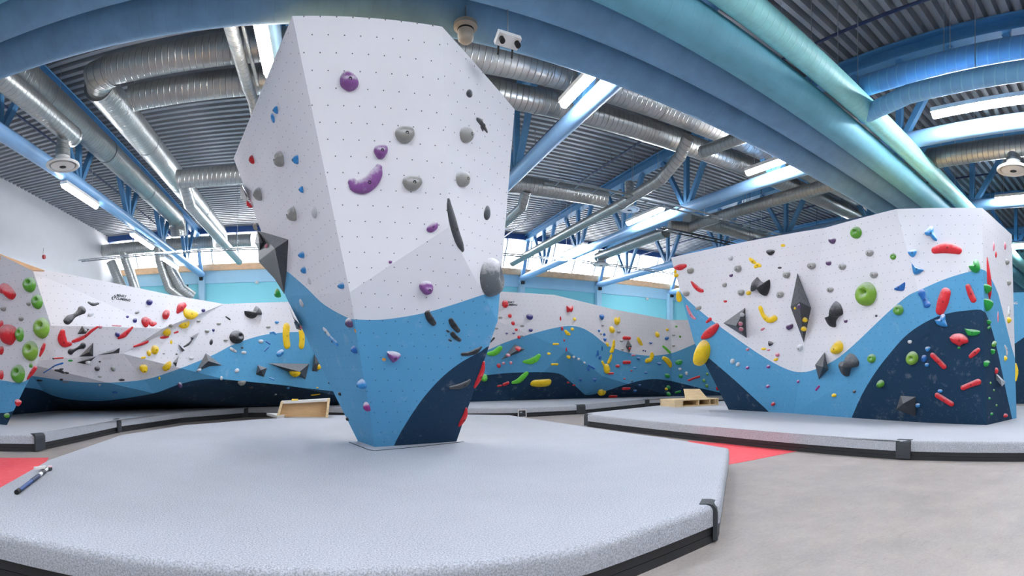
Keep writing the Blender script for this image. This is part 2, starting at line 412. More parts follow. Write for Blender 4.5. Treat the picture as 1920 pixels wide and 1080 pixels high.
y_at = lambda X, x: X/math.tan((x-XD)/FP)
duct('thin silver lengthwise duct with a kink, meeting the second cross duct', [
    ([(X7, y_at(X7, 962), H+5.2), (X7, y_at(X7, 1165), H+5.2)], .16, 'duct_run'),
    ([(X7, y_at(X7, 1163), H+5.2), (X7, y_at(X7, 1240), H+5.35), (X7, y_at(X7, 1275), H+5.7), (X7-.05, y_at(X7, 1293), H+6.05)], .16, 'elbow'),
    ([(X7+.35, y_at(X7, 1300), H+5.75), (X7+.35, y_at(X7, 1480), H+5.55)], .15, 'duct_run')], G, [((X7, y_at(X7, 1050), H+5.2), .19)])
X8 = L((1435, 380), 5.6)
duct('silver lengthwise duct turning down to a diffuser near the rear windows', [([(X8, y_at(X8, 1570), H+5.6), (X8, y_at(X8, 1312), H+5.6)], .2, 'duct_run'), ([(X8, y_at(X8, 1314), H+5.6), (X8-.1, y_at(X8, 1297), H+5.5), (X8-.9, y_at(X8, 1290), H+5.5)], .2, 'elbow')], G, [((X8, y_at(X8, 1400), H+5.6), .2)])
X10 = L((1180, 460), 5.6)
duct('short silver duct ending over a diffuser by the rear windows', [([(X10, y_at(X10, 1247), H+5.6), (X10, y_at(X10, 1122), H+5.6)], .22, 'duct_run')], G, [((X10, y_at(X10, 1180), H+5.6), .22)])
p = at_Y(1140, 500, y_at(X10, 1126)+.3); diffuser((X10, y_at(X10, 1127), p.z), .42, 'round diffuser under the short duct by the rear windows', .35)
p = at_r(1180, 391, 19.6); diffuser(p, .40, 'round diffuser beside the bright tube lamp between two trusses', .7)
p = at_Y(985, 372, Y6)
duct('angled silver branch dropping from the low cross duct', [([(p.x, Y6-.1, H+5.75), (p.x, Y6+.3, H+5.35), (p.x+.0, Y6+1.6, H+5.3), (p.x, Y6+4.5, H+5.25)], .16, 'duct_branch')], G)
X14 = L((430, 450), 6.0)
duct('bright rectangular-looking silver duct hanging between cross duct and rear windows', [([(X14, Y6+.2, H+5.9), (X14, Y6+.9, H+5.45), (X14, 26.0, H+5.6)], .20, 'duct_branch')], G)
duct('thin silver duct hanging under the cross ducts against the tower side edge', [([(-1.6, 7.6, H+5.75), (-1.6, 10.4, H+5.75)], .12, 'duct_run'), ([(-1.6, 10.35, H+5.75), (-1.55, 10.9, H+5.7), (-1.5, 11.3, H+5.3)], .12, 'elbow'), ([(-1.38, 7.6, H+5.7), (-1.38, 10.3, H+5.7)], .035, 'conduit')], G, [((-1.6, 8.6, H+5.75), .12)])
# supply duct along the rear wall and its four slanting drops
Y13 = 27.6
Xa, Xb = Y13*math.tan((188-XD)/FP), Y13*math.tan((470-XD)/FP)
z13 = at_Y(330, 458, Y13).z
duct('silver duct lying along the rear windows', [([(Xa, Y13, z13), (Xb, Y13, z13)], .34, 'duct_run')], G, [((Xa+2, Y13, z13), .34)])
for q, lb in (([(208, 490), (231, 545)], 'slanting silver drop duct nearest the white side wall'), ([(230, 463), (236, 488), (258, 552)], 'slanting silver drop duct, second from the white side wall'),
              ([(297, 463), (300, 488), (318, 540), (345, 560)], 'bent silver drop duct nearer the blue column'), ([(314, 463), (322, 505), (340, 540), (362, 556)], 'bent silver drop duct right against the blue column')):
    P = [at_Y(x, y, Y13-.1+.3*i) for i, (x, y) in enumerate(q)]
    duct(lb, [(P, .28, 'duct_branch')], G, group='slanting drop ducts at the rear wall')
# far bay beyond the bundle
XR1 = L((1700, 137), 5.7); XR2 = L((1750, 165), 5.1); XR3 = L((1750, 297), 5.6)
ym = lambda x: 5.0+x*math.tan(.052)
duct('bright blue duct running from the mint duct towards the viewer', [([(XR1, ym(XR1)+.1, H+5.7), (XR1, -2.4, H+5.7)], .19, 'duct_run')], 'paint_duct_bright', [((XR1, 3.6, H+5.7), .25)], 'blue branch ducts of the mint duct')
duct('sky blue duct with an elbow joining the mint duct from below', [([(XR2+.55, ym(XR2)+.15, H+5.25), (XR2, 4.3, H+5.1), (XR2, -2.4, H+5.1)], .165, 'duct_branch')], 'paint_duct_sky', [((XR2, 3, H+5.1), .2)], 'blue branch ducts of the mint duct')
duct('silver lengthwise duct with a diffuser, past the mint duct', [([(XR3, 5.6, H+5.6), (XR3, -2.4, H+5.6)], .26, 'duct_run')], G, [((XR3, 4.4, H+5.6), .26)])
p = at_p(1900, 316, plane(Vector((XR3, 0, 0)), Vector((XR3, 1, 0)), Vector((XR3, 0, 1)))); diffuser((XR3, p.y, p.z), .42, 'round white diffuser under the silver duct past the mint duct', .35)

# ------------------------------------------------------------------ tube lamps
def lamp(px, h, label, dX=0, ln=None):
    (xa, ya), (xb, yb) = px
    X = dep_X((xa+xb)/2, (ya+yb)/2, h)+dX
    Ya, Yb = y_at(X, xa), y_at(X, xb); z = H+h; lo, hi = min(Ya, Yb), max(Ya, Yb)
    t = thing('tube_lamp', (X, (lo+hi)/2, z), label, 'lamp', 'long tube lamps under the trusses')
    v, f = box((X, (lo+hi)/2, z+.09), (.22, hi-lo+.06, .09)); put('housing', v, f, 'white_plastic', t)
    v, f, u = tube([(X, lo, z+.02), (X, hi, z+.02)], .085, 10); put('glowing_cover', v, f, 'lamp_glow', t, uvs=u, smooth=True, auto=.8)
    for y in (lo+.25, hi-.25):
        v, f, u = tube([(X, y, z+.12), (X, y, ZD)], .01, 5); put('hanger_rod', v, f, 'zinc', t, uvs=u)
lamp([(120, 346), (180, 390)], 5.25, 'tube lamp nearest along the first truss by the side wall')
lamp([(248, 440), (285, 466)], 5.25, 'second tube lamp along the first truss by the side wall')
lamp([(305, 484), (332, 504)], 5.25, 'small far tube lamp on the first truss, before the rear windows')
lamp([(484, 40), (506, 133)], 5.3, 'very bright steep tube lamp against the tower head edge')
lamp([(1057, 194), (1118, 137)], 5.5, 'bright tube lamp hanging just below the thick blue ducts')
lamp([(1178, 420), (1242, 392)], 5.6, 'tube lamp between two trusses beside a round diffuser')
lamp([(1058, 479), (1098, 459)], 5.6, 'small tube lamp in front of the rear windows')
lamp([(1402, 326), (1472, 300)], 5.6, 'tube lamp above the wide boulder, touching the blue duct outline')
lamp([(1750, 221), (1945, 176)], 5.6, 'long tube lamp past the mint duct, under the bright blue ducts')
lamp([(1868, 378), (1950, 364)], 5.6, 'tube lamp seen just above the wide boulder far corner')
lamp([(1168, 527), (1245, 498)], 5.6, 'tube lamp half hidden behind the wide boulder end')
lamp([(1898, 467), (1940, 458)], 5.6, 'tiny tube lamp beyond the wide boulder in the far bay')

# unseen lamps added for brightness: above the viewer, behind tower and wide boulder
ADDED_LAMPS = [(TX[0], (1.0, 5.0), 'off the side wall'), (TX[1], (-2.0, 1.2, 13, 18, 23), 'on the tower truss'), (TX[2], (-2.0, 1.2), 'above the viewer'), (TX[3], (-2.0,), 'past the viewer'), (TX[4], (-2.0,), 'near the entrance'), (TX[5], (6, 14, 22), 'behind the wide boulder')]
for X, ys_, wh in ADDED_LAMPS:
    for q_, y in enumerate(ys_):
        x0 = X-.4; t = thing('tube_lamp', (x0, y, H+5.5), f"{('nearest', 'second', 'third', 'fourth', 'last')[q_]} added out-of-sight tube lamp of the row {wh}", 'lamp', 'added tube lamps out of sight')
        v, f = box((x0, y, H+5.59), (.22, 2.06, .09)); put('housing', v, f, 'white_plastic', t)
        v, f, u = tube([(x0, y-1, H+5.52), (x0, y+1, H+5.52)], .085, 10); put('glowing_cover', v, f, 'lamp_glow', t, uvs=u, smooth=True, auto=.8)
        for q in (-.75, .75): v, f, u = tube([(x0, y+q, H+5.62), (x0, y+q, ZD)], .01, 5); put('hanger_rod', v, f, 'zinc', t, uvs=u)

# ------------------------------------------------------------------ cable trays, pipes, small ceiling things
def tray(Y, x0, x1, z, label, mat='zinc'):
    t = thing('cable_tray', ((x0+x1)/2, Y, z), label, 'cable tray', 'ladder cable trays')
    for s in (-.16, .16):
        v, f = box(((x0+x1)/2, Y+s, z), (x1-x0, .025, .05)); put('rail', v, f, mat, t)
    parts = [box((x0+.3+i*.6, Y, z-.02), (.03, .3, .03)) for i in range(int((x1-x0)/.6))]
    v, f = join(*parts); st(put('rungs', v, f, mat, t), 'stuff')
    for i in range(1, 4):
        x = x0+(x1-x0)*i/4; v, f, u = tube([(x, Y, z), (x, Y, ZD)], .01, 5); put('hanger_rod', v, f, mat, t, uvs=u)
h = 5.2; Yt = lat_Y(1085, 350, h+.0); tray(Yt, 5.8, 17.0, H+h, 'ladder cable tray crossing between tower and painted ducts')
Yt = lat_Y(1360, 455, h); tray(Yt, 11.2, 30.0, H+h, 'dark ladder cable tray above the wide boulder', 'dark_steel')
Yt = lat_Y(960, 478, h); tray(Yt, Yt*math.tan((150-XD)/FP), Yt*math.tan((1300-XD)/FP), H+h, 'long ladder cable tray in front of the rear windows')
def pipe(X, h, y0, y1, r, label, mat='dark_pipe'):
    t = thing('sprinkler_pipe', (X, (y0+y1)/2, H+h), label, 'pipe', 'dark sprinkler pipes under the deck')
    v, f, u = tube([(X, y0, H+h), (X, y1, H+h)], r, 8); put('pipe_run', v, f, mat, t, uvs=u, smooth=True, auto=.8)
    for i in range(int((y1-y0)//4)):
        y = y0+2+4*i; v, f, u = tube([(X, y, H+h), (X, y, ZD)], .012, 5); put('hanger_rod', v, f, 'zinc', t, uvs=u)
        v, f, u = tube([(X, y+.3, H+h), (X, y+.3, H+h+.16)], .02, 6); put('sprinkler_head', v, f, 'zinc', t, uvs=u)
for px, lb in (((92, 260), 'dark sprinkler pipe over the first truss side'), ((1192, 272), 'dark sprinkler pipe running over the lamp row to the far bay'), ((1050, 225), 'dark sprinkler pipe beside the tower'), ((1891, 322), 'dark sprinkler pipe in the far bay behind the round diffuser')):
    pipe(dep_X(px[0], px[1], 7.5), 7.5, -2, 28, .035, lb)
# drain dome and emergency light box under the nearest blue duct
c = at_r(873, 66, 6.95)
t = thing('round_speaker', c, 'round taupe ceiling speaker under the thick blue duct by the tower', 'speaker')
v, f = lathe(c, [(.09, .16), (.155, .15), (.16, .10), (.11, .07), (.105, -.02)], 28); put('housing', v, f, 'taupe', t, smooth=True, auto=.6)
v, f = lathe(c+Vector((0, 0, -.05)), [(.105, .03), (.10, -.01), (.07, -.04), (.02, -.05)], 24); put('dome', v, f, 'taupe', t, smooth=True, auto=.9)
v, f = lathe(c+Vector((0, 0, .02)), [(.112, .07), (.112, .03)], 24); put('dark_grille', v, f, 'soft_dark', t, smooth=True, auto=.6)
v, f, u = tube([c+Vector((0, 0, .2)), (c.x, c.y, ZD)], .012, 6); put('hanger_rod', v, f, 'zinc', t, uvs=u)
c = at_r(952, 75, 6.75); R = Matrix.Rotation(.10, 3, 'Z') @ Matrix.Rotation(-.5, 3, 'X')
t = thing('emergency_light', c, 'white box with two black spotlights under the thick blue duct', 'emergency light')
v, f = box(c, (.32, .16, .07), R); put('housing', v, f, 'white_plastic', t)
for s in (-1, 1):
    q = c+R @ Vector((s*.11, -.02, -.05)); v, f, u = tube([q, q+R @ Vector((0, -.01, -.07))], .035, 12); put('spotlight', v, f, 'soft_dark', t, uvs=u)
    q = c+R @ Vector((s*.10, .09, -.02)); v, f, u = tube([q, q+Vector((0, .02, -.10))], .014, 8); put('clamp', v, f, 'soft_dark', t, uvs=u)
v, f, u = tube([c, (c.x, c.y, ZD)], .01, 6); put('hanger_rod', v, f, 'zinc', t, uvs=u)
# alarm bell on the white side wall; wall lights on the rear wall; dark frame of a hatch
c = at_p(81, 482, plane(Vector((XL, 0, 0)), Vector((XL, 1, 0)), Vector((XL, 0, 1))))
t = thing('alarm_bell', c, 'small red alarm bell on the white side wall', 'alarm bell')
v, f, u = tube([c, c+Vector((.09, 0, 0))], .1, 16); put('bell', v, f, 'red_plastic', t, uvs=u); v, f, u = tube([c+Vector((.02, 0, .08)), c+Vector((.02, 0, .42))], .018, 6); put('conduit', v, f, 'white_plastic', t, uvs=u)
for x, y, lb in ((482, 529, 'small white wall light on the cyan rear wall near the tower'), (1213, 560, 'small white wall light on the cyan rear wall near the wide boulder')):
    c = at_Y(x, y, YB-.12); t = thing('wall_light', c, lb, 'wall light', 'small wall lights')
    v, f, u = tube([c+Vector((0, .14, 0)), c], .04, 8); put('stem', v, f, 'dark_steel', t, uvs=u); v, f = lathe(c+Vector((0, -.05, -.08)), [(.03, .16), (.1, .1), (.11, .03), (.04, -.02)], 14); put('globe', v, f, 'white_plastic', t, smooth=True)
t = thing('hatch_frame', at_Y(363, 545, YB-.05), 'dark outlined hatch on the cyan rear wall behind the bent ducts', 'hatch')
for a, b in (((352, 532), (373, 531)), ((352, 532), (352, 562))):
    v, f = beam(at_Y(*a, YB-.03), at_Y(*b, YB-.03), .06, .06); put('frame_bar', v, f, 'dark_steel', t)
# ------------------------------------------------------------------ climbing walls
FACETS = {}     # wall -> list of (plane, polygon) for placing holds
def clip(P, n, d):
    """part of polygon P with n.p >= d"""
    out = []
    for i in range(len(P)):
        a, b = P[i], P[(i+1) % len(P)]; da, db = n.dot(a)-d, n.dot(b)-d
        if da >= 0: out.append(a)
        if (da > 0 and db < 0) or (da < 0 and db > 0): out.append(a+(b-a)*(da/(da-db)))
    return out
def yat(curve, x):
    for (a, b) in zip(curve, curve[1:]):
        if a[0] <= x <= b[0]: return a[1]+(b[1]-a[1])*(x-a[0])/(b[0]-a[0]+1e-9)
    return curve[0][1] if x < curve[0][0] else curve[-1][1]
def paint(poly, c1, c2, step):
    """cut a flat facet along the two painted curves; returns pieces (points, material index)"""
    px = [pix(p).x for p in poly]; lo, hi = min(px), max(px); out = []
    k0, k1 = int(math.floor(lo/step)), int(math.ceil(hi/step))
    for k in range(k0, k1):
        xa, xb = k*step, (k+1)*step; q = poly
        for x, s in ((xa, 1), (xb, -1)):
            r = ray(x, YH); nn = Vector((r.y, -r.x, 0))*s; q = clip(q, nn, 0)
            if len(q) < 3: break
        if len(q) < 3: continue
        def cutter(c):
            a, b = ray(xa, yat(c, xa)), ray(xb, yat(c, xb)); nn = a.cross(b)
            if nn.z < 0: nn = -nn
            return nn, nn.dot(O)
        n1, d1 = cutter(c1); n2, d2 = cutter(c2)
        up = clip(q, n1, d1); lowr = clip(q, -n1, -d1)
        if len(up) > 2: out.append((up, 0))
        if len(lowr) > 2:
            a = clip(lowr, n2, d2); b = clip(lowr, -n2, -d2)
            if len(a) > 2: out.append((a, 1))
            if len(b) > 2: out.append((b, 2))
    return out
def wall(name, label, key, verts, facets, c1, c2, hidden=(), step=8, mats=('paint_white', 'paint_blue', 'paint_navy')):
    base = min(verts.values(), key=lambda p: p.z)
    cx = sum((p for p in verts.values()), Vector())/len(verts); w_ = thing(name, (cx.x, cx.y, base.z), label, 'climbing wall')
    c1 = [tuple(p) for p in c1]; c2 = [tuple(p) for p in c2]; FACETS[key] = []
    for fc in facets:
        tris = fc if isinstance(fc[0], (tuple, list)) else [fc]
        V, Fc, idx, uv = [], [], [], []
        for tr in tris:
            P = [verts[k] for k in tr]; n, d = plane(*P[:3])
            if n.dot(O)-d < 0: n, d = -n, -d; P = P[::-1]
            FACETS[key].append(((n, d), P))
            vv = (Vector((0, 0, 1))-n*n.z).normalized(); uu = vv.cross(n)
            for q, m in paint(P, c1, c2, step):
                nn = Vector()
                for i in range(len(q)): nn += q[i].cross(q[(i+1) % len(q)])
                if nn.dot(n) < 0: q = q[::-1]
                Fc.append(tuple(range(len(V), len(V)+len(q)))); V += q; idx.append(m); uv += [(uu.dot(p), vv.dot(p)) for p in q]
        if Fc: put('panel', V, Fc, list(mats), w_, idx=idx, uvs=uv)
    if hidden:
        V, Fc = [], []
        for tr in hidden:
            Fc.append(tuple(range(len(V), len(V)+len(tr)))); V += [verts[k] for k in tr]
        put('back_panel', V, Fc, 'plywood', w_)
    return w_
LOW = [(-400, 2000), (2400, 2000)]
# --- free-standing tower
ZT = H+6.4*(YH-30)/FP
v = {}
v['A'] = at_z(548, 30, ZT); v['B'] = at_z(829, 50, ZT); v['E'] = at_r(656, 548, 7.1)
pf = plane(v['A'], v['B'], v['E']); v['F'] = at_p(840, 427, pf)
v['bF'] = at_z(703, 838, T); v['bL'] = at_z(671, 827, T); v['bR'] = at_z(856, 828, T)
pg = plane(v['E'], v['F'], v['bF']); v['bR'] = at_p(856, 828, pg); v['bR'].z = T; v['G'] = at_p(933, 602, pg)
v['C'] = at_p(965, 205, plane(v['B'], v['F'], v['G'])); v['D'] = at_r(438, 297, (ZT-H)/((YH-297)/FP))
v['K'] = at_p(536, 556, plane(v['E'], v['bF'], v['bL']))
c1 = cr([(380, 470), (500, 485), (536, 507), (575, 540), (600, 565), (625, 582), (655, 597), (668, 599), (720, 599), (790, 588), (850, 571), (905, 553), (940, 545), (990, 535)])
c2 = cr([(640, 1060), (700, 930), (737, 839), (760, 796), (790, 751), (825, 711), (862, 681), (900, 660), (912, 651), (960, 630)])
TOWER = wall('climbing_tower', 'free-standing overhanging climbing tower, white over blue and navy, on the front mat', 'C', v,
    [('A', 'B', 'F', 'E'), ('E', 'F', 'G', 'bR', 'bF'), ('B', 'C', 'G', 'F'), [('A', 'E', 'K'), ('A', 'K', 'D')], [('E', 'bF', 'bL'), ('E', 'bL', 'K')]], c1, c2,
    [('A', 'B', 'C', 'D'), ('D', 'C', 'G'), ('D', 'G', 'K'), ('K', 'G', 'bR'), ('K', 'bR', 'bL')])
VC = v
# --- wide boulder
v = {}
for k, x, y in (('t1', 1258, 483), ('t2', 1548, 427), ('t3', 1680, 392), ('t4', 1842, 390), ('t5', 1897, 440)): v[k] = at_z(x, y, 5.2)
for k, x, y in (('b1', 1366, 768), ('b2', 1488, 775), ('b3', 1745, 793), ('b4', 1850, 797), ('b5', 1906, 784)): v[k] = at_z(x, y, T)
v['n'] = at_p(1743, 623, plane(v['t2'], v['t3'], v['b2'])); v['q'] = at_p(1845, 626, plane(v['t3'], v['t4'], v['n']))
v['m'] = at_p(1301, 640, plane(v['t1'], v['t2'], v['b2']))
c1 = cr([(1240, 500), (1266, 532), (1285, 558), (1330, 597), (1380, 634), (1430, 668), (1470, 690), (1500, 698), (1530, 692), (1570, 672), (1610, 638), (1660, 590), (1700, 556), (1722, 545), (1770, 524), (1815, 510), (1843, 505), (1858, 522), (1872, 552), (1885, 604), (1898, 655), (1912, 700)])
c2 = cr([(1240, 595), (1290, 640), (1331, 673), (1380, 715), (1420, 752), (1444, 775), (1475, 815), (1540, 860), (1580, 820), (1596, 785), (1615, 742), (1640, 700), (1665, 667), (1700, 628), (1741, 601), (1780, 587), (1815, 582), (1840, 581), (1851, 592), (1862, 625), (1872, 665), (1882, 712), (1890, 750), (1898, 786), (1910, 840)])
wall('climbing_boulder', 'wide free-standing climbing boulder, white top with blue wave and navy dome, on the far mat', 'R', v,
    [[('t1', 't2', 'm'), ('t2', 'b2', 'm'), ('m', 'b2', 'b1')], [('t2', 't3', 'n'), ('t2', 'n', 'b2'), ('n', 'b3', 'b2')], ('t3', 't4', 'q'), [('t3', 'q', 'n')], [('n', 'q', 'b4'), ('n', 'b4', 'b3')], [('t4', 't5', 'q'), ('q', 't5', 'b5'), ('q', 'b5', 'b4')]],
    c1, c2, [('t1', 't2', 't3', 't4', 't5'), ('t5', 't1', 'm'), ('t5', 'm', 'b5'), ('m', 'b1', 'b5')])
VR = v
# --- cave wall along the side and rear, left of the tower
v = {}
for k, x, y, r in (('a', 30, 497, 12.9), ('b', 320, 553, 14.0), ('c', 420, 570, 15.2), ('d', 545, 566, 16.7), ('e', 700, 560, 18.0), ('a2', 60, 610, 12.5), ('b2', 305, 616, 13.8), ('f', 40, 679, 12.0), ('g', 231, 663, 13.6), ('h', 290, 738, 15.0), ('m', 420, 711, 15.4), ('o', 545, 723, 17.0)):
    v[k] = at_r(x, y, r)
for k, x, y in (('i', -40, 783), ('i2', 100, 770), ('j', 300, 765.5), ('k', 500, 762.5), ('l', 700, 757)): v[k] = at_z(x, y, T)
v['i2'] = at_z(110, 769.5, T)
v['f'] = at_p(40, 679, plane(v['a2'], v['b2'], v['g']))
c1 = cr([(-60, 700), (40, 704), (69, 706), (117, 713), (167, 717), (217, 717), (275, 711), (323, 696), (373, 677), (407, 662), (440, 645), (490, 629), (540, 623), (590, 623), (700, 630)])
c2 = cr([(-60, 725), (30, 725), (50, 727), (75, 731), (100, 742), (133, 749), (183, 752), (233, 747), (290, 737), (332, 722), (373, 712), (407, 711), (457, 715), (507, 720), (557, 726), (620, 733), (720, 745)])
CAVE = wall('cave_climbing_wall', 'long grey-white climbing wall with a dark roof panel, blue wave and navy foot, behind the tower', 'L', v,
    [[('a', 'b', 'b2'), ('a', 'b2', 'a2')], [('a2', 'b2', 'g'), ('a2', 'g', 'f')], [('f', 'g', 'h'), ('f', 'h', 'i2'), ('f', 'i2', 'i')], [('h', 'j', 'i2')], [('b', 'c', 'b2')], [('b2', 'c', 'g'), ('g', 'c', 'm'), ('g', 'm', 'h')], [('c', 'd', 'o'), ('c', 'o', 'm')], [('m', 'o', 'k'), ('m', 'k', 'h'), ('h', 'k', 'j')], [('d', 'e', 'l'), ('d', 'l', 'o'), ('o', 'l', 'k')]], c1, c2)
VL = v
# --- rear wall to the right of the tower
v = {}
for k, x, y, z in (('a', 780, 540, 4.75), ('b', 1040, 553, 4.7), ('c', 1150, 580, 4.3), ('d', 1258, 600, 4.1), ('e', 1440, 602, 4.1)): v[k] = at_z(x, y, z)
for k, x, y in (('i', 780, 755.5), ('j', 960, 751), ('k', 1100, 746.5), ('l', 1260, 742.8), ('o', 1450, 740)): v[k] = at_z(x, y, T)
for k, x, y, r in (('p', 1063, 657, 22.3), ('q', 1131, 706, 23.8), ('s', 1098, 741, 25.0)): v[k] = at_r(x, y, r)
c1 = cr([(780, 700), (880, 668), (915, 656), (950, 641), (1000, 625), (1055, 612), (1085, 613), (1110, 625), (1140, 648), (1180, 662), (1220, 667), (1260, 662), (1300, 646), (1325, 635), (1400, 610)])
c2 = cr([(780, 715), (905, 704), (960, 699), (1040, 699), (1065, 712), (1090, 734), (1101, 741), (1130, 735), (1170, 722), (1210, 712), (1245, 712), (1290, 722), (1340, 734), (1400, 745)])
REAR = wall('rear_climbing_wall', 'long rear climbing wall with pale blue waves over a navy foot, beyond the tower', 'B', v,
    [[('a', 'b', 'p'), ('a', 'p', 'j'), ('a', 'j', 'i')], [('b', 'c', 'q'), ('b', 'q', 'p')], [('p', 'q', 's'), ('p', 's', 'j'), ('s', 'k', 'j')], [('c', 'd', 'q'), ('d', 'l', 'q'), ('q', 'l', 's'), ('s', 'l', 'k')], [('d', 'e', 'o'), ('d', 'o', 'l')]], c1, c2)
VB = v
# --- near wall with the green holds
v = dict(a=at_r(-70, 452, 11.6), b=at_r(5, 480, 11.8), c=at_r(62, 508, 11.8), d=at_r(95, 608, 11.4), i=at_z(-70, 812, T), j=at_z(13, 797, T))
pp = plane(v['c'], v['d'], v['j'])
for k, x, y in (('a', -70, 452), ('b', 5, 480), ('f', 70, 682), ('g', 45, 730)): v[k] = at_p(x, y, pp)
v['i'] = at_p(-70, 812, pp); v['i'].z = T
c1 = cr([(-80, 712), (0, 713), (25, 717), (45, 716), (56, 706), (70, 690), (110, 640)]); c2 = cr([(-80, 772), (0, 774), (20, 772), (32, 765), (60, 740)])
v['ka'] = v['a']+Vector((-1.2, 1.0, 0)); v['kc'] = v['c']+Vector((-.8, 1.2, 0)); v['kd'] = v['d']+Vector((-.8, 1.2, 0)); v['kj'] = v['j']+Vector((-.8, 1.2, 0)); v['ki'] = v['i']+Vector((-1.2, 1.0, 0))
GW = wall('near_climbing_wall', 'white climbing wall with big green holds at the edge of the far mat', 'G', v, [('c', 'd', 'f', 'g', 'j', 'i', 'a', 'b')], c1, c2,
    [('a', 'b', 'c', 'kc', 'ka'), ('c', 'd', 'kd', 'kc'), ('d', 'j', 'kj', 'kd'), ('ka', 'kc', 'kd', 'kj', 'ki')])
# --- blue wall seen past the wide boulder
v = dict(a=at_z(1885, 549, 4.6), b=at_z(2010, 546, 4.6), c=at_z(1885, 757, T), d=at_z(2010, 757, T))
FAR = wall('far_climbing_wall', 'blue and navy climbing wall past the wide boulder corner', 'F', v, [[('a', 'b', 'd'), ('a', 'd', 'c')]], [(1850, 300), (2050, 300)], [(1850, 672), (1902, 645), (1925, 629), (2050, 560)])
# lettering on the walls: the builder's name, two lines with a small curl mark
def lettering(root, lines, px, size, pl, mat='lettering', shear=.2, tilt=0, curl=True):
    n, d = pl; up = (Vector((0, 0, 1))-n*n.z).normalized(); rt = up.cross(n)
    if tilt: Rm = Matrix.Rotation(tilt, 3, n); up = Rm @ up; rt = Rm @ rt
    p0 = at_p(*px, pl); Rw = Matrix((rt, up, n)).transposed().to_4x4()
    for i, tx in enumerate(lines):
        cu = bpy.data.curves.new('lettering', 'FONT'); cu.body = tx; cu.size = size; cu.shear = shear; cu.extrude = .002; cu.offset = .008*size/.3; cu.materials.append(M(mat))
        o = bpy.data.objects.new('lettering', cu); COL.objects.link(o); o.parent = root
        o.matrix_local = Matrix.Translation(-root.location) @ (Matrix.Translation(p0-up*size*.95*i-rt*size*.08*i+n*.004) @ Rw)
    if curl:
        for k, (sx, sy, s) in enumerate(((-.62, -.25, 1), (-.95, -.75, -1))):
            pts = [p0+rt*size*(sx+.32*math.cos(t_)*s)+up*size*(sy+.42*math.sin(t_))+n*.006 for t_ in [(-2.2+4.4*j/9) for j in range(10)]]
            vv, ff, uu = tube(pts, [size*.04+size*.11*math.sin(math.pi*j/9) for j in range(10)], 8); put('logo_mark', vv, ff, mat, root, uvs=uu)
lettering(CAVE, ['BENKY', 'CLIMBING'], (218, 555.5), 5.6*15/FP*1.0, FACETS['L'][0][0], tilt=-.1)
lettering(REAR, ['BENKY', 'CLIMBING'], (948.5, 568), 5.0*21/FP, FACETS['B'][0][0])
lettering(FAR, ['CLIMBING'], (1880, 571), 6*21/FP, FACETS['F'][0][0], 'white_plastic', 0, 0, False)
# plywood edge behind the near wall
t = thing('plywood_edge', at_r(40, 495, 12.6), 'bare plywood top edge rising behind the green-hold wall', 'plywood board')
P = [at_r(x, y, 12.6) for x, y in ((-20, 468), (8, 479), (45, 493), (84, 507), (60, 506), (20, 494), (-20, 480))]
n_ = len(P); V = P+[p+Vector((-.1, .12, 0)) for p in P]
put('board', V, [tuple(range(n_)), tuple(range(2*n_-1, n_-1, -1))]+[(i, n_+i, n_+(i+1) % n_, (i+1) % n_) for i in range(n_)], 'timber', t)

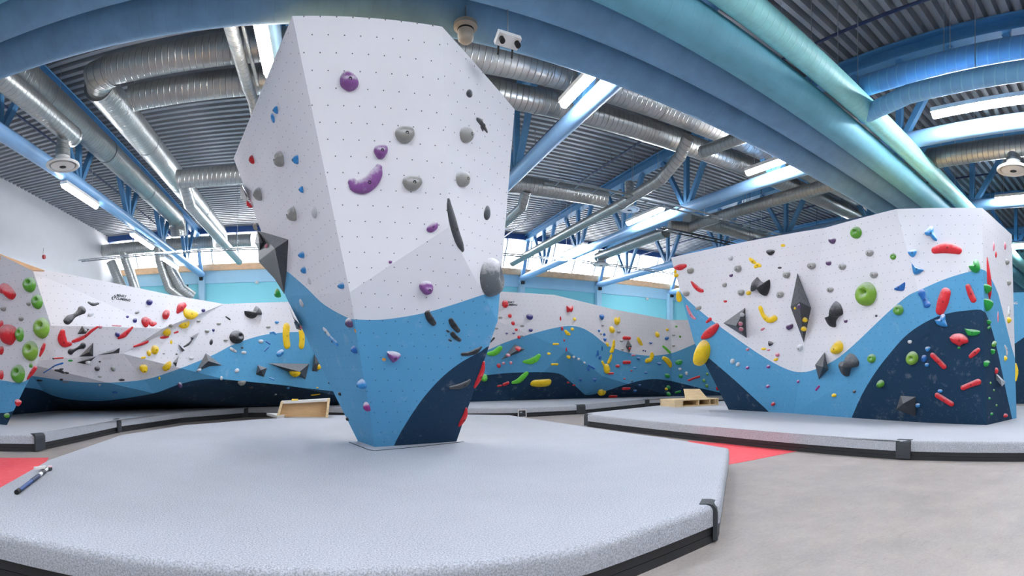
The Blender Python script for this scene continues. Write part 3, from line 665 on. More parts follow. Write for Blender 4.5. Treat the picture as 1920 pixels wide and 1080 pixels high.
# ------------------------------------------------------------------ crash mats
def mat_poly(label, pts, hi=T, mid=.16, straps=()):
    c = sum((Vector((p[0], p[1], 0)) for p in pts), Vector())/len(pts)
    t = thing('crash_mat', (c.x, c.y, 0), label, 'crash mat', 'grey carpeted crash mats')
    area = sum(pts[i][0]*pts[(i+1) % len(pts)][1]-pts[(i+1) % len(pts)][0]*pts[i][1] for i in range(len(pts)))
    if area < 0: pts = pts[::-1]
    bm = bmesh.new(); lo = [bm.verts.new((x-c.x, y-c.y, mid)) for x, y in pts]; top = [bm.verts.new((x-c.x, y-c.y, hi)) for x, y in pts]; n = len(pts)
    bm.faces.new(top); bm.faces.new(lo[::-1])
    for i in range(n): bm.faces.new((lo[i], lo[(i+1) % n], top[(i+1) % n], top[i]))
    te = [e for e in bm.edges if e.verts[0].co.z > hi-.01 and e.verts[1].co.z > hi-.01]
    ve = [e for e in bm.edges if abs(e.verts[0].co.z-e.verts[1].co.z) > .1]
    bmesh.ops.bevel(bm, geom=te+ve, offset=.06, segments=4, profile=.5, affect='EDGES')
    me = bpy.data.meshes.new('carpet_cover'); bm.to_mesh(me); bm.free(); me.materials.append(M('carpet')); me.polygons.foreach_set('use_smooth', [True]*len(me.polygons)); me.set_sharp_from_angle(angle=.9)
    o = bpy.data.objects.new('carpet_cover', me); COL.objects.link(o); o.parent = t
    # two stacked foam skirts below
    inn = []
    for i in range(n):
        a, b, d = Vector(pts[i-1]), Vector(pts[i]), Vector(pts[(i+1) % n]); e1 = (b-a).normalized(); e2 = (d-b).normalized()
        nn = Vector((-e1.y, e1.x))+Vector((-e2.y, e2.x)); inn.append(b+nn.normalized()*.02)
    for z0, z1 in ((.0, .075), (.08, mid+.01)):
        V = [(p.x, p.y, z) for z in (z0, z1) for p in inn]
        put('foam_base', V, [tuple(range(n-1, -1, -1)), tuple(range(n, 2*n))]+[(i, (i+1) % n, n+(i+1) % n, n+i) for i in range(n)], 'black_vinyl', t)
    for (x, y, ang, wd) in straps:
        out = Vector((math.cos(ang), math.sin(ang), 0)); c0 = Vector((x, y, 0)); sd = Vector((-out.y, out.x, 0))
        prof = [(-.15, hi+.006), (-.065, hi+.008), (-.02, hi+.0), (.012, hi-.035), (.02, hi-.09), (.02, .03), (-.02, .03), (-.02, hi-.09), (-.03, hi-.05), (-.065, hi-.02), (-.15, hi-.004)]
        V = [c0+out*a+sd*s*wd/2+Vector((0, 0, z)) for s in (-1, 1) for a, z in prof]; m = len(prof)
        put('corner_strap', V, [tuple(range(m-1, -1, -1)), tuple(range(m, 2*m))]+[(i, (i+1) % m, m+(i+1) % m, m+i) for i in range(m)], 'strap_fabric', t)
    return t
MATF = mat_poly('big grey carpeted crash mat under the free-standing tower', [(-3.0, 3.28), (1.75, 3.28), (3.4, 3.66), (5.97, 6.2), (5.95, 7.9), (5.64, 10.5), (5.2, 14.3), (4.1, 14.9), (-.06, 15.25), (-2.07, 13.55), (-3.39, 11.85), (-4.02, 9.6), (-3.8, 6.4), (-3.3, 4.6)], straps=[(3.375, 3.685, -.85, .2)])
mat_poly('grey crash mat under the wide boulder', [(7.35, 13.65), (8.02, 8.81), (8.5, 4.4), (9.1, 2.2), (11.5, .2), (19, .2), (19, 16.6), (12.8, 16.4), (10.2, 15.2), (7.6, 14.1)], straps=[(8.51, 4.35, math.pi+.11, .28), (7.36, 13.62, math.pi+.6, .2)])
mat_poly('long grey crash mat at the foot of the cave wall', [(-9.6, 6.6), (-5.55, 8.95), (-5.37, 12.84), (-4.56, 15.92), (-2.83, 18.5), (-.5, 19.0), (-.5, 23.5), (-9.6, 23.5)], straps=[(-5.5, 9.0, -.35, .25), (-5.36, 12.8, .1, .3), (-2.95, 18.35, -.8, .35)])
mat_poly('grey crash mat at the foot of the rear climbing wall', [(-.42, 19.0), (3.0, 17.9), (6.8, 17.35), (9.5, 17.75), (14.1, 20.0), (19, 20.2), (24, 18), (24, 24.5), (-.42, 24.5)], straps=[(9.3, 17.72, -1.5, .4), (13.9, 19.9, -1.1, .4)])
# thin slit in the carpet around the tower foot
def slit(pts, label):
    P = [at_z(x, y, T+.004) for x, y in pts]; parts = [beam(a, b, .012, .006) for a, b in zip(P, P[1:])]
    v, f = join(*parts); o = put('carpet_slit', v, f, 'soft_dark', MATF); return o
slit([(655, 829), (690, 843), (702, 845), (760, 840), (870, 828)], '')
# ------------------------------------------------------------------ climbing holds
# rows: wall kind colour x y w h turn [; landmark name]    (pixels of the photograph, found again on the wall's own planes)
# t: wall t colour (x,y,r)... tube along a spine;  o: outline;  v: volume = apex + base corners
WALLN = dict(C='the tower', R='the wide boulder', L='the cave wall', B='the rear wall', G='the near wall', F='the far wall')
NOUN = dict(peb='pebble hold', jug='jug hold', app='dimpled round hold', dsh='dish hold', tri='wedge hold', chip='screw-on chip', t='bar hold', o='moulded hold', v='pyramid volume', ball='knob hold', tag='route tag', fla='flake hold')
def inside(p, poly, n):
    s = 0
    for i in range(len(poly)):
        c = (poly[(i+1) % len(poly)]-poly[i]).cross(p-poly[i]).dot(n)
        if c < -1e-4: return False
    return True
def locate(key, x, y):
    best = None; far = None
    for pl_, poly in FACETS[key]:
        d = ray(x, y); den = pl_[0].dot(d)
        if abs(den) < 1e-6: continue
        t = (pl_[1]-pl_[0].dot(O))/den
        if t <= 0: continue
        p = O+d*t
        if inside(p, poly, pl_[0]):
            if best is None or t < best[0]: best = (t, p, pl_[0])
        c = sum(poly, Vector())/len(poly); e = (pix(c)-Vector((x, y))).length
        e = min([e]+[(pix(a.lerp(b, k/4))-Vector((x, y))).length for a, b in zip(poly, poly[1:]+poly[:1]) for k in range(4)])
        if far is None or e < far[0]: far = (e, p, pl_[0])
    return (best or far)[1:]
def frame(key, x, y):
    p, n = locate(key, x, y)
    u = (Vector((0, 0, 1))-n*n.z)
    u = u.normalized() if u.length > .05 else Vector((0, 1, 0)); r = u.cross(n)
    e = .02; q0 = pix(p); s = FP/math.hypot((p-O).x, (p-O).y)
    jr = (pix(p+r*e)-q0)/e; ju = (pix(p+u*e)-q0)/e
    sx = max(abs(jr.x), .62*s); sy = max(abs(ju.y), .70*s)
    ok = abs(jr.x) > .55*s and abs(ju.y) > .6*s
    return p, n, u, r, sx, sy, ok
class Surf:
    """height of a domed hold over its outline"""
    pass
def dome_mesh(outl, depth, rings, p, q, dimple=None, cen=None):
    n = len(outl); cx = sum(a for a, b in outl)/n if cen is None else cen[0]; cy = sum(b for a, b in outl)/n if cen is None else cen[1]
    V, Fc = [], []
    def hgt(x, y, rho):
        z = depth*max(0, 1-rho**p)**(1/q)
        if dimple:
            for dx, dy, rx, ry, dd in dimple: z -= dd*math.exp(-((x-cx-dx)/rx)**2-((y-cy-dy)/ry)**2)
        return max(z, .001 if rho > .98 else .004)
    for k in range(rings):
        rho = math.cos(math.pi/2*k/rings) if k else 1.0
        for a, b in outl:
            x, y = cx+(a-cx)*rho, cy+(b-cy)*rho; V.append(Vector((x, y, hgt(x, y, rho))))
    V.append(Vector((cx, cy, hgt(cx, cy, 0))))
    for k in range(rings-1):
        for j in range(n): Fc.append((k*n+j, k*n+(j+1) % n, (k+1)*n+(j+1) % n, (k+1)*n+j))
    m = (rings-1)*n
    for j in range(n): Fc.append((m+j, m+(j+1) % n, rings*n))
    Fc.append(tuple(range(n-1, -1, -1)))
    return V, Fc, (cx, cy), hgt
def outline(kind, w, h, turn, rng, n):
    P = []; j = [rng.uniform(-.05, .05) for _ in range(4)]; a0 = rng.uniform(0, 6)
    for i in range(n):
        t = 2*math.pi*i/n; x, y = math.cos(t), math.sin(t)
        if kind in ('peb', 'jug'):
            s = 1+j[0]*math.cos(2*t+a0)+j[1]*math.cos(3*t+a0); k = 1-.20*max(0, -y)*abs(x) if kind == 'peb' else 1-.30*max(0, -y)*abs(x)
            e = .82; x, y = math.copysign(abs(x)**e, x)*s*k, math.copysign(abs(y)**e, y)*s
        elif kind == 'tri':
            r = .62/max(.62*.62, math.cos(((t-math.pi/2+math.pi/3) % (2*math.pi/3))-math.pi/3))*.62
            r = .55*min(1.35, .5/max(.1, math.cos(((t+math.pi/2) % (2*math.pi/3))-math.pi/3))*1.25)+.33; x, y = x*r*1.08, y*r+.04
        elif kind == 'fla':
            x, y = x*(1-.25*y), y
        elif kind == 'chip': s = 1+j[0]; x, y = x*s, y
        P.append((x*w/2, y*h/2))
    c, s = math.cos(turn), math.sin(turn)
    return [(a*c-b*s, a*s+b*c) for a, b in P]
HOLDS = []
simple('recess_grey', '#565b60', .6)
def add_bolt(o, pos, r, nrm=None):
    m = [(r, 0), (r*.92, .002), (r*.55, .002), (r*.5, -.006)]
    V, Fc = [], []; n = 10; z = Vector((0, 0, 1)) if nrm is None else nrm; rot = Vector((0, 0, 1)).rotation_difference(z).to_matrix()
    for a, b in m:
        for j in range(n): V.append(Vector(pos)+rot @ Vector((a*math.cos(2*math.pi*j/n), a*math.sin(2*math.pi*j/n), b)))
    for i in range(3):
        for j in range(n): Fc.append((i*n+j, i*n+(j+1) % n, (i+1)*n+(j+1) % n, (i+1)*n+j))
    Fc.append(tuple(range(3*n, 4*n)))
    me = mesh_data('bolt', V, Fc, 'soft_dark'); b = bpy.data.objects.new('bolt', me); COL.objects.link(b); b.parent = o; return b
def hold_row(row, seed):
    name = None
    if ';' in row: row, name = [s.strip() for s in row.split(';')]
    f = row.split(); key, kind, colr = f[0], f[1], f[2]; rng = random.Random(seed); bolt = None; smooth = True; auto = 1.0
    if kind in ('t', 'o', 'v'):
        P = [tuple(float(c) for c in q.split(',')) for q in f[3:] if q[0] != 'h']; hh = [float(q[1:]) for q in f[3:] if q[0] == 'h']
        xs, ys = [q[0] for q in P], [q[1] for q in P]
        if kind == 'v': bx, by = xs[0], ys[0]
        elif kind == 't': bx, by = xs[len(xs)//2], ys[len(ys)//2]
        else: bx, by = (min(xs)+max(xs))/2, (min(ys)+max(ys))/2
        wpx, hpx = max(xs)-min(xs), max(ys)-min(ys)
        if kind == 't': wpx += 2*max(q[2] for q in P); hpx += 2*max(q[2] for q in P)
    else: bx, by, wpx, hpx = [float(q) for q in f[3:7]]; turn = -math.radians(float(f[7])) if len(f) > 7 else 0
    p, n, u, r, sx, sy, ok = frame(key, bx, by)
    def loc(q):
        if ok or kind == 'v':
            d_ = at_p(q[0], q[1], (n, n.dot(p)))-p; return (r.dot(d_), u.dot(d_))
        return ((q[0]-bx)/sx, -(q[1]-by)/sy)
    if kind == 't':
        S = [Vector((*loc(q), 0)) for q in P]; R0 = [q[2]/((sx+sy)/2) for q in P]
        if len(S) == 2: S = [S[0], (S[0]+S[1])/2, S[1]]; R0 = [R0[0], (R0[0]+R0[1])/2, R0[1]]
        q3 = cr([(a.x, a.y, b) for a, b in zip(S, R0)], 5); m = 9; V, Fc = [], []
        a, b = q3[0], q3[-1]; d0 = (q3[0]-q3[1]).to_2d().normalized(); d1 = (q3[-1]-q3[-2]).to_2d().normalized()
        ends0 = [Vector((a.x+d0.x*a.z*s_, a.y+d0.y*a.z*s_, a.z*c_)) for s_, c_ in ((.96, .25), (.75, .66), (.42, .9))]
        ends1 = [Vector((b.x+d1.x*b.z*s_, b.y+d1.y*b.z*s_, b.z*c_)) for s_, c_ in ((.42, .9), (.75, .66), (.96, .25))]
        trim = q3; Q = ends0+trim+ends1
        hf = hh[0] if hh else 1.0
        for i, s_ in enumerate(Q):
            t_ = (Q[min(i+1, len(Q)-1)]-Q[max(i-1, 0)]).to_2d(); t_ = t_.normalized() if t_.length > 1e-6 else Vector((1, 0)); nn = Vector((-t_.y, t_.x))
            for j in range(m):
                an = math.pi*j/(m-1); V.append(Vector((s_.x+nn.x*math.cos(an)*s_.z, s_.y+nn.y*math.cos(an)*s_.z, math.sin(an)**.8*s_.z*hf)))
        for i in range(len(Q)-1):
            for j in range(m-1): Fc.append((i*m+j, (i+1)*m+j, (i+1)*m+j+1, i*m+j+1))
            Fc.append((i*m, i*m+m-1, (i+1)*m+m-1, (i+1)*m))
        Fc.append(tuple(range(m))); l_ = (len(Q)-1)*m; Fc.append(tuple(range(l_+m-1, l_-1, -1)))
        c_ = q3[len(q3)//2]; bolt = (Vector((c_.x, c_.y, c_.z*hf)), None)
    elif kind == 'v':
        hgt = (hh[0] if hh else .35)*1.7*min(wpx, hpx)/((sx+sy)/2)
        base = [Vector((*loc(q), 0)) for q in P[1:]]
        ar = sum(base[i].x*base[(i+1) % len(base)].y-base[(i+1) % len(base)].x*base[i].y for i in range(len(base)))
        if ar < 0: base = base[::-1]
        dr = ray(bx, by); ap = O+dr*((n.dot(p)+hgt-n.dot(O))/n.dot(dr))-p
        V = base+[Vector((r.dot(ap), u.dot(ap), hgt))]; k = len(base)
        Wv = [p+r*q.x+u*q.y+n*q.z for q in V]
        for i in range(k):
            T3 = [Wv[i], Wv[(i+1) % k], Wv[k]]; pl_ = plane(*T3)
            if pl_[0].dot(O-T3[0]) > 0: FACETS[key].append((pl_, T3))
        Fc = [(i, (i+1) % k, k) for i in range(k)]+[tuple(range(k-1, -1, -1))]; smooth = False
    else:
        big = max(wpx, hpx); nn_ = 28 if big > 24 else 18 if big > 11 else 12; rg = 8 if big > 24 else 5 if big > 11 else 4
        w_, h_ = wpx/sx, hpx/sy; mn = min(w_, h_); dim = None
        if kind == 'o':
            pts = cr([Vector((*loc(q), 0)) for q in P]+[Vector((*loc(P[0]), 0))], 4)[:-1]
            ol = [(a.x, a.y) for a in pts]
            if sum(ol[i][0]*ol[(i+1) % len(ol)][1]-ol[(i+1) % len(ol)][0]*ol[i][1] for i in range(len(ol))) < 0: ol = ol[::-1]
            dep = (hh[0] if hh else .4)*mn; pw_, qw_ = 2.2, 1.8; rg = 7; nn_ = len(ol)
        else:
            ol = [loc((bx+a*sx, by-b*sy)) for a, b in outline(kind, w_, h_, turn, rng, nn_)]; dep = {'peb': .55, 'jug': .6, 'app': .52, 'dsh': .42, 'tri': .5, 'chip': .5, 'ball': .75, 'tag': .05, 'fla': .3}[kind]*mn; pw_, qw_ = 2.0, 2.0
            if kind == 'app': dim = [(.10*w_, .10*h_, .13*w_, .12*h_, .85*dep)]
            if kind == 'dsh': dim = [(.17*w_, .10*h_, .21*w_, .25*h_, .75*dep)]; pw_, qw_ = 3.0, 1.5
            if kind == 'jug': dim = [(0, .20*h_, .35*w_, .16*h_, .30*dep)]
        V, Fc, cc, hg = dome_mesh(ol, dep, rg, pw_, qw_, dim)
        if kind in ('peb', 'jug', 'ball', 'tri', 'o') and big > 11: bolt = (Vector((cc[0], cc[1], dep*.985)), None)
        if kind == 'jug': bolt = (Vector((cc[0]+.05*w_, cc[1]+.0, hg(cc[0]+.05*w_, cc[1], .1)+.001)), None)
    me = mesh_data('hold', V, Fc, 'hold_'+colr, smooth, auto=auto if smooth else None)
    nm = {'v': 'wall_volume', 'tag': 'route_tag'}.get(kind, 'climbing_hold')
    o = bpy.data.objects.new(nm, me); COL.objects.link(o)
    o.matrix_world = Matrix.Translation(p-n*.003) @ Matrix((r, u, n)).transposed().to_4x4()
    if bolt and max(wpx, hpx) > 12: add_bolt(o, bolt[0], min(.022, .09*min(wpx, hpx)/sx+.004))
    if kind == 'dsh':
        V, Fc = [], []; n_ = 24; rr = [0, .35, .7, .95, 1.06]; dx, dy, a, b = .17*w_, .10*h_, .27*w_, .30*h_
        for q in rr[1:]:
            for j in range(n_):
                x, y = dx+a*q*math.cos(2*math.pi*j/n_), dy+b*q*math.sin(2*math.pi*j/n_); e = math.sqrt((x/(w_/2))**2+(y/(h_/2))**2)
                V.append(Vector((x, y, hg(x, y, min(.99, e))+(.006 if q < 1 else -.01))))
        V.append(Vector((dx, dy, hg(dx, dy, .4)+.006)))
        for i in range(3): Fc += [(i*n_+j, (i+1)*n_+j, (i+1)*n_+(j+1) % n_, i*n_+(j+1) % n_) for j in range(n_)]
        Fc += [(4*n_, j, (j+1) % n_) for j in range(n_)]
        m2 = mesh_data('recess', V, Fc, 'recess_grey', True); q = bpy.data.objects.new('recess', m2); COL.objects.link(q); q.parent = o
    HOLDS.append(dict(o=o, key=key, kind=kind, col=colr, x=bx, y=by, w=wpx, h=hpx, name=name, nn=len(P) if kind in 'tv' else 0))
COLN = dict(grey='grey', black='black', red='red', yellow='yellow', blue='blue', sky='light blue', green='green', lime='lime green', leaf='bright green', purple='purple', indigo='indigo', magenta='magenta', white='chalky white', pink='pale pink', orange='orange', charcoal='dark grey', plum='plum', smoke='dark grey', neon='vivid green')
def label_holds():
    marks = {}
    for h in HOLDS:
        if h['name']: marks.setdefault(h['key'], []).append(h)
    used = {}
    def noun(h):
        if h['kind'] == 't':
            a = h['o'].data; return 'banana hold' if h['nn'] > 3 else 'rib hold' if h['nn'] == 3 else 'bar hold'
        return NOUN[h['kind']]
    def size(h):
        big = max(h['w'], h['h']); return 'tiny ' if big < 7 else 'small ' if big < 13 else '' if big < 24 else 'large '
    names = [h['name'] for h in HOLDS if h['name']]; assert len(set(names)) == len(names), [n for n in names if names.count(n) > 1]
    for h in HOLDS:
        if h['name']:
            h['lab'] = f"{h['name']} on {WALLN[h['key']]}"; used[h['lab']] = h
            if len(h['name'].split()) > 8: print('LONG', h['name'])
    for h in sorted([h for h in HOLDS if not h['name']], key=lambda q: (q['x'], q['y'])):
        base = f"{size(h)}{COLN[h['col']]} {noun(h)}"; done = False
        ms = sorted(marks[h['key']], key=lambda m: (m['x']-h['x'])**2+(m['y']-h['y'])**2)
        for m in ms:
            dx, dy = h['x']-m['x'], h['y']-m['y']; ds = math.hypot(dx, dy)
            near = 'just ' if ds < max(m['w'], m['h'])*.6+14 else ''
            if abs(dx) > 2.2*abs(dy): rel = 'right of' if dx > 0 else 'left of'
            elif abs(dy) > 2.2*abs(dx): rel = 'below' if dy > 0 else 'above'
            else: rel = ('below' if dy > 0 else 'above')+' and '+('right of' if dx > 0 else 'left of')
            lab = f"{base} {near}{rel} the {m['name']}"
            if len(lab.split()) <= 16 and lab not in used: done = True; break
        if not done: print('NOLABEL', base, h['x'], h['y'])
        used[lab] = h; h['lab'] = lab
    for h in HOLDS:
        tag(h['o'], h['lab'], {'v': 'wall volume', 'tag': 'route tag'}.get(h['kind'], 'climbing hold'), {'v': 'volumes on ', 'tag': 'tags on '}.get(h['kind'], 'holds on ')+WALLN[h['key']])
